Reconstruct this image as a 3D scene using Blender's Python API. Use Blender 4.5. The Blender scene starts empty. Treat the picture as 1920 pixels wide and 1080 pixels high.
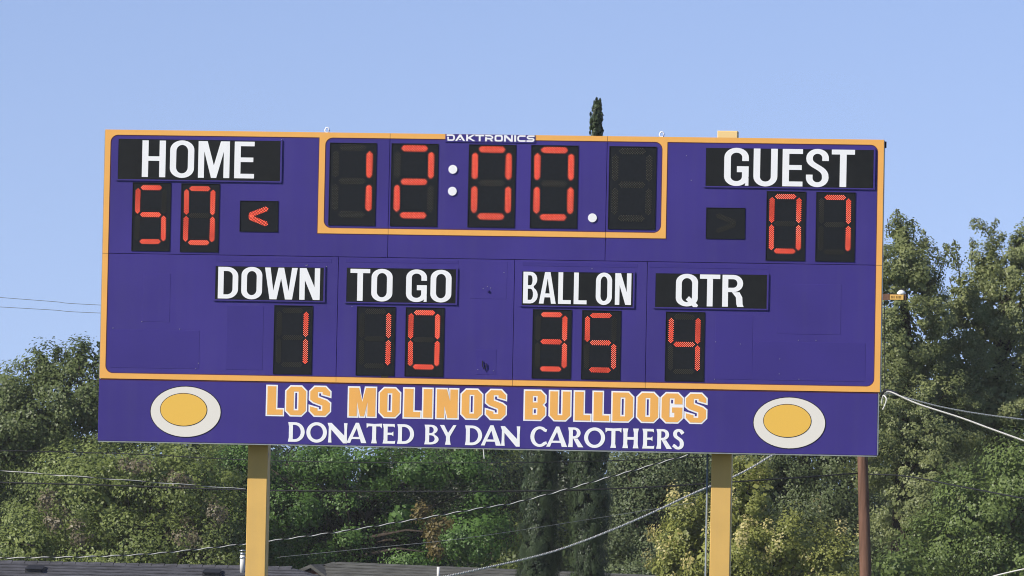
import bpy, bmesh, math, random
import numpy as np
from mathutils import Vector, Matrix
from mathutils.geometry import tessellate_polygon

# ------------------------------------------------------------------ camera, sky, sun, exposure
S = bpy.context.scene
COL = S.collection
R = math.radians
BZ = 5.45                       # height of the lower edge of the scoreboard above the ground
FPX = 9650.0                    # focal length in pixels of a 1920 wide frame
CAM_YAW, CAM_PITCH, CAM_ROLL = R(5.5924), R(2.3081), R(1.1483)
CAM_POS = Vector((50*math.sin(R(5.851)), -50*math.cos(R(5.851)), BZ-.4549))

def cam_axes():
    cy, sy, cp, sp = math.cos(CAM_YAW), math.sin(CAM_YAW), math.cos(CAM_PITCH), math.sin(CAM_PITCH)
    fwd = Vector((-sy*cp, cy*cp, sp)); right = Vector((cy, sy, 0)); up = right.cross(fwd)
    c, s = math.cos(CAM_ROLL), math.sin(CAM_ROLL)
    return right*c+up*s, up*c-right*s, fwd
AX, AU, AF = cam_axes()
cd = bpy.data.cameras.new('camera'); cam = bpy.data.objects.new('camera', cd); COL.objects.link(cam)
cd.sensor_width = 36; cd.lens = FPX/1920*36; cd.clip_start = 1; cd.clip_end = 6000
cam.matrix_world = Matrix(((AX.x, AU.x, -AF.x, CAM_POS.x), (AX.y, AU.y, -AF.y, CAM_POS.y), (AX.z, AU.z, -AF.z, CAM_POS.z), (0, 0, 0, 1)))
S.camera = cam

SUN_AZ, SUN_EL = R(52), R(36.5)    # azimuth: degrees to the left of the scoreboard's normal
to_sun = Vector((-math.sin(SUN_AZ)*math.cos(SUN_EL), -math.cos(SUN_AZ)*math.cos(SUN_EL), math.sin(SUN_EL)))
W = bpy.data.worlds.new('World'); S.world = W; W.use_nodes = True
nt = W.node_tree; nt.nodes.clear()
out = nt.nodes.new('ShaderNodeOutputWorld'); bg = nt.nodes.new('ShaderNodeBackground'); sky = nt.nodes.new('ShaderNodeTexSky')
sky.sky_type = 'NISHITA'; sky.sun_disc = False; sky.sun_elevation = SUN_EL
sky.sun_rotation = math.atan2(to_sun.x, to_sun.y)
sky.air_density = 0.5; sky.dust_density = 0.0; sky.ozone_density = 1.0; sky.altitude = 0
bg.inputs['Strength'].default_value = 0.123
# a flatter, slightly more violet sky gradient, the same all the way round: looked-up height = .055 + .35 z + .6 z z
tcw = nt.nodes.new('ShaderNodeTexCoord'); sx = nt.nodes.new('ShaderNodeSeparateXYZ'); cxn = nt.nodes.new('ShaderNodeCombineXYZ')
def mth(op, a, b):
    m_ = nt.nodes.new('ShaderNodeMath'); m_.operation = op
    for i_, v_ in enumerate((a, b)):
        if isinstance(v_, (int, float)): m_.inputs[i_].default_value = v_
        else: nt.links.new(v_, m_.inputs[i_])
    return m_.outputs[0]
nt.links.new(tcw.outputs['Generated'], sx.inputs[0]); zc = mth('MAXIMUM', sx.outputs[2], 0.0)
zz = mth('ADD', mth('ADD', mth('MULTIPLY', zc, .35), .055), mth('MULTIPLY', mth('MULTIPLY', zc, zc), .6))
nt.links.new(sx.outputs[0], cxn.inputs[0]); nt.links.new(sx.outputs[1], cxn.inputs[1]); nt.links.new(zz, cxn.inputs[2])
nrm_ = nt.nodes.new('ShaderNodeVectorMath'); nrm_.operation = 'NORMALIZE'; nt.links.new(cxn.outputs[0], nrm_.inputs[0]); nt.links.new(nrm_.outputs[0], sky.inputs[0])
wb = nt.nodes.new('ShaderNodeVectorMath'); wb.operation = 'MULTIPLY'; wb.inputs[1].default_value = (.985, .895, 1.0); nt.links.new(sky.outputs[0], wb.inputs[0])
nt.links.new(wb.outputs[0], bg.inputs[0]); nt.links.new(bg.outputs[0], out.inputs[0])
sl = bpy.data.lights.new('sun', 'SUN'); sl.energy = 5.0; sl.angle = R(.5); sl.color = (1, .94, .84)
so = bpy.data.objects.new('sun', sl); COL.objects.link(so); so.rotation_euler = to_sun.to_track_quat('Z', 'Y').to_euler()
so.location = (-30, -30, 40)
S.view_settings.view_transform = 'Standard'; S.view_settings.look = 'None'; S.view_settings.gamma = 1
S.view_settings.exposure = 0.10; S.view_settings.use_curve_mapping = False
S.cycles.filter_width = 1.05; S.cycles.volume_bounces = 0
S.render.resolution_x = 1024; S.render.resolution_y = 576

# ------------------------------------------------------------------ placing
def at(x, y, Y):
    """the point of the place at depth Y (metres behind the scoreboard face) seen at pixel x, y of the 1920x1080 photo"""
    d = AF + AX*((x-960)/FPX) + AU*((540-y)/FPX)
    return CAM_POS + d*((Y-CAM_POS.y)/d.y)
def bd(x, y):                    # point of the scoreboard face: metres along it, metres above its lower edge
    p = at(x, y, 0); return p.x, p.z-BZ
def pxm(Y): return FPX/((at(960, 540, Y)-CAM_POS).length)

# ------------------------------------------------------------------ materials
def mat(name, col, rough=.6, spec=.4, metal=0., noise=None, bump=None, emit=None, scale=(1, 1, 1), spots=None, streak=0):
    m = bpy.data.materials.new(name); m.use_nodes = True
    n = m.node_tree.nodes; l = m.node_tree.links; p = n['Principled BSDF']
    p.inputs['Base Color'].default_value = (*col, 1); p.inputs['Roughness'].default_value = rough
    p.inputs['Specular IOR Level'].default_value = spec; p.inputs['Metallic'].default_value = metal
    if emit:
        p.inputs['Emission Color'].default_value = (*emit[0], 1); p.inputs['Emission Strength'].default_value = emit[1]
    tc = n.new('ShaderNodeTexCoord'); mp = n.new('ShaderNodeMapping'); mp.inputs['Scale'].default_value = scale
    l.new(tc.outputs['Object'], mp.inputs[0])
    if noise:                    # noise = (scale, amount) or (scale, amount, second colour)
        t = n.new('ShaderNodeTexNoise'); t.inputs['Scale'].default_value = noise[0]; t.inputs['Detail'].default_value = 6
        l.new(mp.outputs[0], t.inputs['Vector'])
        mx = n.new('ShaderNodeMix'); mx.data_type = 'RGBA'
        c2 = noise[2] if len(noise) > 2 else [c*(1-noise[1]) for c in col]
        rr = n.new('ShaderNodeMapRange'); rr.inputs[1].default_value = .35; rr.inputs[2].default_value = .7
        l.new(t.outputs['Fac'], rr.inputs[0]); l.new(rr.outputs[0], mx.inputs['Factor'])
        mx.inputs['A'].default_value = (*col, 1); mx.inputs['B'].default_value = (*c2, 1)
        l.new(mx.outputs['Result'], p.inputs['Base Color'])
    if streak:                   # rain streaks running down
        sm = n.new('ShaderNodeMapping'); sm.inputs['Scale'].default_value = (9, 9, .55); l.new(tc.outputs['Object'], sm.inputs[0])
        t = n.new('ShaderNodeTexNoise'); t.inputs['Scale'].default_value = 1; t.inputs['Detail'].default_value = 7; l.new(sm.outputs[0], t.inputs['Vector'])
        r2 = n.new('ShaderNodeMapRange'); r2.inputs[1].default_value = .45; r2.inputs[2].default_value = .8; r2.inputs[4].default_value = streak; l.new(t.outputs['Fac'], r2.inputs[0])
        m2 = n.new('ShaderNodeMix'); m2.data_type = 'RGBA'; m2.inputs['B'].default_value = (.16, .15, .17, 1)
        l.new(r2.outputs[0], m2.inputs['Factor']); l.new(p.inputs['Base Color'].links[0].from_socket, m2.inputs['A']); l.new(m2.outputs['Result'], p.inputs['Base Color'])
    if spots:                    # spots = (scale, threshold, colour): chips and rust
        t = n.new('ShaderNodeTexNoise'); t.inputs['Scale'].default_value = spots[0]; t.inputs['Detail'].default_value = 9; l.new(mp.outputs[0], t.inputs['Vector'])
        r2 = n.new('ShaderNodeMapRange'); r2.inputs[1].default_value = spots[1]; r2.inputs[2].default_value = spots[1]+.03; l.new(t.outputs['Fac'], r2.inputs[0])
        m2 = n.new('ShaderNodeMix'); m2.data_type = 'RGBA'; m2.inputs['B'].default_value = (*spots[2], 1)
        l.new(r2.outputs[0], m2.inputs['Factor']); l.new(p.inputs['Base Color'].links[0].from_socket, m2.inputs['A']); l.new(m2.outputs['Result'], p.inputs['Base Color'])
    if bump:                     # bump = (scale, strength, distance)
        t = n.new('ShaderNodeTexNoise'); t.inputs['Scale'].default_value = bump[0]; t.inputs['Detail'].default_value = 8
        l.new(mp.outputs[0], t.inputs['Vector'])
        b = n.new('ShaderNodeBump'); b.inputs['Strength'].default_value = bump[1]; b.inputs['Distance'].default_value = bump[2]
        l.new(t.outputs['Fac'], b.inputs['Height']); l.new(b.outputs[0], p.inputs['Normal'])
    return m
def leafmat(name, dark, light, trans=.3):
    m = bpy.data.materials.new(name); m.use_nodes = True
    n = m.node_tree.nodes; l = m.node_tree.links; p = n['Principled BSDF']
    a = n.new('ShaderNodeAttribute'); a.attribute_name = 'tint'
    mx = n.new('ShaderNodeMix'); mx.data_type = 'RGBA'
    mx.inputs['A'].default_value = (*dark, 1); mx.inputs['B'].default_value = (*light, 1)
    l.new(a.outputs['Fac'], mx.inputs['Factor']); l.new(mx.outputs['Result'], p.inputs['Base Color'])
    p.inputs['Roughness'].default_value = .45; p.inputs['Specular IOR Level'].default_value = .4
    t = n.new('ShaderNodeBsdfTranslucent'); l.new(mx.outputs['Result'], t.inputs['Color'])
    s = n.new('ShaderNodeMixShader'); s.inputs[0].default_value = trans
    l.new(p.outputs[0], s.inputs[1]); l.new(t.outputs[0], s.inputs[2])
    l.new(s.outputs[0], n['Material Output'].inputs['Surface'])
    return m

M = dict(
    purple=mat('purple_paint', (.046, .0295, .235), .5, .35, noise=(.9, .22), bump=(3, .05, .01), streak=.06),
    purple2=mat('purple_paint_repaint', (.0415, .0265, .218), .5, .35, noise=(1.5, .12)),
    gold=mat('gold_vinyl', (.88, .44, .105), .5, .35, noise=(4, .05), spots=(9, .74, (.45, .25, .10)), streak=.05),
    post=mat('ochre_enamel', (.74, .46, .130), .5, .35, noise=(3, .10), bump=(14, .12, .004), spots=(7, .70, (.30, .14, .05)), streak=.12),
    black=mat('black_plate', (.008, .0095, .011), .6, .22, noise=(9, .35)),
    face=mat('black_louvre_face', (.008, .0105, .015), .65, .2, noise=(30, .3)),
    white=mat('white_vinyl', (.88, .88, .90), .45, .4, noise=(6, .03)),
    cream=mat('cream_vinyl', (.78, .74, .68), .5, .4),
    emblem_gold=mat('gold_emblem_vinyl', (.83, .50, .085), .5, .4),
    alu=mat('weathered_aluminium', (.42, .43, .42), .45, .5, .6, noise=(12, .2)),
    steel=mat('galvanised_steel', (.50, .54, .56), .4, .5, .7, noise=(20, .2)),
    dark=mat('dark_joint', (.02, .018, .03), .8, .2),
    led_off=mat('unlit_led', (.040, .037, .022), .5, .4),
    led_core=mat('lit_led_core', (.2, .02, .01), .5, .3, emit=((1, .27, .15), 3.2)),
    led_ring=mat('lit_led_rim', (.2, .01, .01), .5, .3, emit=((1, .035, .012), 1.7)),
    wood=mat('pole_wood', (.20, .105, .07), .85, .2, noise=(2.5, .45), bump=(6, .5, .02), scale=(6, 6, .6)),
    bark=mat('tree_bark', (.075, .060, .048), .9, .1, noise=(5, .4), bump=(12, .6, .03), scale=(3, 3, .5)),
    cable=mat('black_cable', (.02, .02, .022), .6, .3),
    bare=mat('bare_aluminium_strand', (.72, .70, .66), .45, .4, .0),
    silver=mat('dull_aluminium_strand', (.42, .41, .39), .5, .4),
    greywire=mat('grey_cable', (.16, .17, .18), .6, .3),
    tag=mat('orange_tag', (.80, .47, .12), .6, .3),
    tagdark=mat('tag_print', (.25, .13, .04), .7, .2),
    wall=mat('stucco_wall', (.38, .33, .26), .9, .2, bump=(40, .3, .01)),
    brown=mat('brown_timber', (.13, .045, .03), .8, .2, noise=(8, .3)),
    glass=mat('window_glass', (.03, .04, .05), .08, .6),
    trim=mat('white_trim', (.75, .74, .70), .6, .3),
    grass=mat('mown_grass', (.07, .12, .03), .95, .1, noise=(.8, .5, (.14, .14, .05)), bump=(30, .6, .03)),
)
def shingle_mat(name, c1, c2):
    m = bpy.data.materials.new(name); m.use_nodes = True
    n = m.node_tree.nodes; l = m.node_tree.links; p = n['Principled BSDF']
    tc = n.new('ShaderNodeTexCoord'); sp = n.new('ShaderNodeMapping'); sp.inputs['Scale'].default_value = (1.6, 4, 9)
    br = n.new('ShaderNodeTexNoise'); br.inputs['Scale'].default_value = 2.2; br.inputs['Detail'].default_value = 5
    mx = n.new('ShaderNodeMix'); mx.data_type = 'RGBA'; mx.inputs['A'].default_value = (*c1, 1); mx.inputs['B'].default_value = (*c2, 1)
    r = n.new('ShaderNodeMapRange'); r.inputs[1].default_value = .38; r.inputs[2].default_value = .62
    l.new(tc.outputs['Object'], sp.inputs[0]); l.new(sp.outputs[0], br.inputs['Vector']); l.new(br.outputs['Fac'], r.inputs[0])
    l.new(r.outputs[0], mx.inputs['Factor']); l.new(mx.outputs['Result'], p.inputs['Base Color']); p.inputs['Roughness'].default_value = .9
    return m
M['roof_grey'] = shingle_mat('grey_shingle', (.085, .085, .10), (.045, .045, .052))
M['roof_green'] = shingle_mat('greenish_shingle', (.105, .105, .095), (.058, .058, .052))

# ------------------------------------------------------------------ mesh helpers
class MB:
    def __init__(s): s.v = []; s.f = []; s.m = []
    def add(s, vs, fs, mi=0):
        b = len(s.v); s.v += [tuple(v) for v in vs]; s.f += [tuple(i+b for i in f) for f in fs]; s.m += [mi]*len(fs); return s
    def box(s, x0, x1, y0, y1, z0, z1, mi=0):
        vs = [(x, y, z) for z in (z0, z1) for y in (y0, y1) for x in (x0, x1)]
        return s.add(vs, [(0, 2, 3, 1), (4, 5, 7, 6), (0, 1, 5, 4), (2, 6, 7, 3), (0, 4, 6, 2), (1, 3, 7, 5)], mi)
    def bev(s, x0, x1, y0, y1, z0, z1, b=.004, mi=0):    # box with chamfered edges on its front (low y)
        o = [(x0, z0), (x1, z0), (x1, z1), (x0, z1)]; i = [(x0+b, z0+b), (x1-b, z0+b), (x1-b, z1-b), (x0+b, z1-b)]
        vs = [(x, y1, z) for x, z in o]+[(x, y0+b, z) for x, z in o]+[(x, y0, z) for x, z in i]
        fs = [(3, 2, 1, 0), (8, 9, 10, 11)]
        for k in range(4):
            j = (k+1) % 4; fs += [(k, j, 4+j, 4+k), (4+k, 4+j, 8+j, 8+k)]
        return s.add(vs, fs, mi)
    def prism(s, loops, y0, y1, mi=0):   # loops of (x,z): outer, holes; front at y0
        flat = [p for lp in loops for p in lp]
        tr = tessellate_polygon([[Vector((p[0], p[1], 0)) for p in lp] for lp in loops])
        n = len(flat); fs = []
        for t in tr:
            a, b, c = (flat[i] for i in t)
            cr = (b[0]-a[0])*(c[1]-a[1])-(b[1]-a[1])*(c[0]-a[0])
            if abs(cr) < 1e-12: continue
            t = tuple(t) if cr > 0 else tuple(t)[::-1]
            fs.append(t); fs.append(tuple(i+n for i in t[::-1]))
        o = 0
        for lp in loops:
            for i in range(len(lp)):
                j = (i+1) % len(lp); fs.append((o+i, o+i+n, o+j+n, o+j))
            o += len(lp)
        return s.add([(x, y0, z) for x, z in flat]+[(x, y1, z) for x, z in flat], fs, mi)
    def tube(s, pts, r, k=8, mi=0, cap=True):
        pts = [Vector(p) for p in pts]; rr = r if isinstance(r, (list, tuple)) else [r]*len(pts)
        ref = Vector((0, 0, 1)); vs = []; fs = []
        for i, p in enumerate(pts):
            d = (pts[min(i+1, len(pts)-1)]-pts[max(i-1, 0)]).normalized()
            rf = ref if abs(d.dot(ref)) < .9 else Vector((1, 0, 0))
            u = d.cross(rf).normalized(); w = u.cross(d)
            vs += [p+(u*math.cos(2*math.pi*j/k)+w*math.sin(2*math.pi*j/k))*rr[i] for j in range(k)]
            if i:
                a = (i-1)*k
                fs += [(a+j, a+(j+1) % k, a+k+(j+1) % k, a+k+j) for j in range(k)]
        if cap: fs += [tuple(range(k))[::-1], tuple(range(len(vs)-k, len(vs)))]
        return s.add(vs, fs, mi)
    def build(s, name, mats, parent=None, smooth=False):
        me = bpy.data.meshes.new(name); me.from_pydata(s.v, [], s.f)
        for m in (mats if isinstance(mats, (list, tuple)) else [mats]): me.materials.append(m)
        me.polygons.foreach_set('material_index', s.m)
        if smooth: me.polygons.foreach_set('use_smooth', [True]*len(s.f))
        me.update(); o = bpy.data.objects.new(name, me); COL.objects.link(o)
        if parent is not None: o.parent = parent
        return o
def tagit(o, label=None, cat=None, group=None, kind=None):
    if label: o['label'] = label
    if cat: o['category'] = cat
    if group: o['group'] = group
    if kind: o['kind'] = kind
    return o
def thing(name, loc, label, cat, group=None):
    o = bpy.data.objects.new(name, None); COL.objects.link(o); o.location = loc; o.empty_display_size = .3
    return tagit(o, label, cat, group)

# ------------------------------------------------------------------ glyph tools
def arc(cx, cy, rx, ry, a0, a1, n=9):
    return [(cx+rx*math.cos(R(a0+(a1-a0)*i/(n-1))), cy+ry*math.sin(R(a0+(a1-a0)*i/(n-1)))) for i in range(n)]
def rrect(x0, y0, x1, y1, rx, ry=None, n=9):
    ry = rx if ry is None else ry
    return arc(x1-rx, y0+ry, rx, ry, -90, 0, n)+arc(x1-rx, y1-ry, rx, ry, 0, 90, n)+arc(x0+rx, y1-ry, rx, ry, 90, 180, n)+arc(x0+rx, y0+ry, rx, ry, 180, 270, n)
def rect(x0, y0, x1, y1): return [(x0, y0), (x1, y0), (x1, y1), (x0, y1)]
def stroke(p, s, t):             # outline of a path; s = thickness of upright strokes, t = of level ones
    q = [p[0]]
    for a in p[1:]:
        if math.dist(a, q[-1]) > 1e-6: q.append(a)
    L, Rr = [], []
    for i, c in enumerate(q):
        a = q[max(i-1, 0)]; b = q[min(i+1, len(q)-1)]
        dx, dy = b[0]-a[0], b[1]-a[1]; l = math.hypot(dx, dy); nx, ny = -dy/l, dx/l
        h = .5*math.hypot(s*nx, t*ny)
        L.append((c[0]+nx*h, c[1]+ny*h)); Rr.append((c[0]-nx*h, c[1]-ny*h))
    return Rr+L[::-1]
def bez(a, b, c, d, n=12):
    r = []
    for i in range(n):
        t = i/(n-1); u = 1-t
        r.append(tuple(u**3*a[k]+3*u*u*t*b[k]+3*u*t*t*c[k]+t**3*d[k] for k in (0, 1)))
    return r
def orient(lp, ccw=True):
    A = sum(lp[i][0]*lp[(i+1) % len(lp)][1]-lp[(i+1) % len(lp)][0]*lp[i][1] for i in range(len(lp)))
    return lp if (A > 0) == ccw else lp[::-1]
def grow(loops, d):              # the same shape with every edge moved out by d
    res = []
    for k, lp in enumerate(loops):
        lp = orient(lp, k == 0); n = len(lp); o = []
        for i in range(n):
            a, b, c = lp[i-1], lp[i], lp[(i+1) % n]
            e1 = (b[0]-a[0], b[1]-a[1]); e2 = (c[0]-b[0], c[1]-b[1]); l1 = math.hypot(*e1); l2 = math.hypot(*e2)
            n1 = (e1[1]/l1, -e1[0]/l1); n2 = (e2[1]/l2, -e2[0]/l2)
            m = (n1[0]+n2[0], n1[1]+n2[1]); q = max(.35, (m[0]*m[0]+m[1]*m[1])/2)
            o.append((b[0]+m[0]*d/q, b[1]+m[1]*d/q))
        res.append(o)
    return res

def sans(ch, w, h, s, t):
    P = []
    if ch == 'H': P = [[rect(0, 0, s, h)], [rect(w-s, 0, w, h)], [rect(s, h*.5-t*.45, w-s, h*.5+t*.55)]]
    elif ch == 'E': P = [[rect(0, 0, s, h)], [rect(s, 0, w, t)], [rect(s, h-t, w, h)], [rect(s, h*.5-t*.45, w*.95, h*.5+t*.55)]]
    elif ch == 'L': P = [[rect(0, 0, s, h)], [rect(s, 0, w, t)]]
    elif ch == 'T': P = [[rect(w/2-s/2, 0, w/2+s/2, h-t)], [rect(0, h-t, w, h)]]
    elif ch in 'OQ':
        o = h*.012
        P = [[rrect(0, -o, w, h+o, w/2, h*.26), rrect(s, t-o, w-s, h-t+o, w/2-s, h*.17)]]
        if ch == 'Q': P.append([[(w*.46, h*.20), (w*.60, h*.31), (w*1.02, h*.03), (w*.97, -h*.03), (w*.80, -h*.03)], 'lift'])
    elif ch == 'D':
        rx = w*.55
        P = [[[(0, 0), (w-rx, 0)]+arc(w-rx, h*.3, rx, h*.3, -90, 0)+arc(w-rx, h*.7, rx, h*.3, 0, 90)+[(0, h)],
              [(s, t), (w-rx, t)]+arc(w-rx, h*.3, rx-s, h*.3-t, -90, 0)+arc(w-rx, h*.7, rx-s, h*.3-t, 0, 90)+[(s, h-t)]]]
    elif ch == 'B':
        m = h*.52; r1 = m/2; r2 = (h-m)/2; w2 = w*.95; tt = t*.9; xx = w*.5
        P = [[[(0, 0), (xx, 0)]+arc(xx, r1, w-xx, r1, -90, 62)+arc(xx, m+r2, w2-xx, r2, -62, 90)+[(0, h)],
              [(s, tt), (xx, tt)]+arc(xx, (tt+m-tt/2)/2, w-xx-s, (m-1.5*tt)/2, -90, 90)+[(s, m-tt/2)],
              [(s, m+tt/2), (xx, m+tt/2)]+arc(xx, (m+tt/2+h-tt)/2, w2-xx-s, (h-m-1.5*tt)/2, -90, 90)+[(s, h-tt)]]]
    elif ch == 'R':
        m = h*.46; r = (h-m-t)/2; xx = w*.5
        P = [[rect(0, 0, s, h)], [stroke([(s, h-t/2), (xx, h-t/2)]+arc(xx, h-t/2-r, w*.96-s/2-xx, r, 90, -90, 13)+[(s, m+t/2)], s, t)],
             [[(w*.44, m-.0005), (w*.80, m-.0005), (w*.93, h*.30), (w*.95, h*.08), (w, 0), (w-s*1.1, 0), (w*.93-s, h*.08), (w*.9-s, h*.30)]]]
    elif ch == 'M': P = [[[(0, 0), (s*.95, 0), (s*.95, h*.72), (w/2-s*.42, 0), (w/2+s*.42, 0), (w-s*.95, h*.72), (w-s*.95, 0), (w, 0), (w, h), (w-s*1.45, h), (w/2, h*.34), (s*1.45, h), (0, h)]]]
    elif ch == 'N': P = [[[(0, 0), (s*.95, 0), (s*.95, h*.62), (w-s*1.2, 0), (w, 0), (w, h), (w-s*.95, h), (w-s*.95, h*.40), (s*1.2, h), (0, h)]]]
    elif ch == 'W': P = [[[(.155*w, 0), (.37*w, 0), (.5*w, .66*h), (.63*w, 0), (.845*w, 0), (w, h), (w-s, h), (.735*w, .27*h), (.5*w+s*.5, h), (.5*w-s*.5, h), (.265*w, .27*h), (s, h), (0, h)]]]
    elif ch == 'A':
        k = (w/2-s)/(h*.80); y1 = h*.2; y2 = y1+t
        P = [[[(0, 0), (s, 0), (s+k*y1, y1), (w-s-k*y1, y1), (w-s, 0), (w, 0), (w/2+s*.58, h), (w/2-s*.58, h)],
              [(s+k*y2, y2), (w/2, h*.80), (w-s-k*y2, y2)]]]
    elif ch == 'U': P = [[stroke([(s/2, h), (s/2, h*.26)]+arc(w/2, h*.25, w/2-s/2, h*.25-t/2+h*.012, 180, 360, 15)+[(w-s/2, h*.26), (w-s/2, h)], s, t)]]
    elif ch == 'G':
        o = h*.012; ry = h*.26-t/2
        P = [[stroke([(w-s/2, h*.66), (w-s/2, h*.74)]+arc(w/2, h-t/2-ry+o, w/2-s/2, ry, 0, 180, 15)+arc(w/2, t/2+ry-o, w/2-s/2, ry, 180, 360, 15)+[(w-s/2, h*.36)], s, t)],
             [rect(w*.52, h*.36, w, h*.52)], [[(w-s*.55, 0), (w, 0), (w, h*.2), (w-s*.3, h*.2)], 'lift']]
    elif ch == 'S':
        o = h*.012; rx = w/2-s/2; ry = h*.25-t/2
        P = [[stroke([(w-s/2, h*.69)]+arc(w/2, h-t/2-ry+o, rx, ry, 0, 180, 15)+bez((s/2, h*.74), (s/2, h*.54), (w-s/2, h*.52), (w-s/2, h*.27), 14)[1:-1]+arc(w/2, t/2+ry-o, rx, ry, 0, -180, 15)+[(s/2, h*.32)], s, t)]]
    return P

def block(ch, w, h, g):          # chamfered block capitals, g = slot width
    c = h*.16; s = (w-g)/2; t = h*.17; a, b = s, s+g
    if ch == 'L': return [[[(0, 0), (w, 0), (w, h*.19), (w*.56, h*.19), (w*.56, h), (0, h)]]]
    if ch == 'I': return [[rect(0, 0, w, h)]]
    if ch == 'O': return [[[(c, 0), (w-c, 0), (w, c), (w, h-c), (w-c, h), (c, h), (0, h-c), (0, c)], rect(a, t, b, h-t)]]
    if ch == 'D': return [[[(0, 0), (w-c, 0), (w, c), (w, h-c), (w-c, h), (0, h)], rect(a, t, b, h-t)]]
    if ch == 'U': return [[[(0, c), (c, 0), (w-c, 0), (w, c), (w, h), (b, h), (b, t), (a, t), (a, h), (0, h)]]]
    if ch == 'B': return [[[(0, 0), (w-c, 0), (w, c), (w, h*.42), (w-c*.6, h*.52), (w, h*.62), (w, h-c), (w-c, h), (0, h)],
                           rect(a, t, b, h*.41), rect(a, h*.60, b, h-t)]]
    if ch == 'S': return [[[(0, c), (c, 0), (w-c, 0), (w, c), (w, h*.44), (w-c*.7, h*.53), (a, h*.645), (a, h-t), (b, h-t), (b, h*.75), (w, h*.68),
                            (w, h-c), (w-c, h), (c, h), (0, h-c), (0, h*.56), (c*.7, h*.47), (b, h*.355), (b, t), (a, t), (a, h*.25), (0, h*.32)]]]
    if ch == 'G': return [[[(0, c), (c, 0), (w-c, 0), (w, c), (w, h*.515), (a+g*.5, h*.515), (a+g*.5, h*.33), (b, h*.33), (b, t), (a, t), (a, h-t), (b, h-t), (b, h*.625), (w, h*.625), (w, h-c), (w-c, h), (c, h), (0, h-c)]]]
    if ch == 'N': return [[[(0, 0), (w*.36, 0), (w*.36, h*.42), (w*.52, 0), (w, 0), (w, h), (w*.64, h), (w*.64, h*.58), (w*.48, h), (0, h)]]]
    if ch == 'M': return [[[(0, 0), (w*.30, 0), (w*.30, h*.52), (w*.42, 0), (w*.58, 0), (w*.70, h*.52), (w*.70, 0), (w, 0), (w, h), (w*.63, h), (w*.5, h*.50), (w*.37, h), (0, h)]]]

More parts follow.
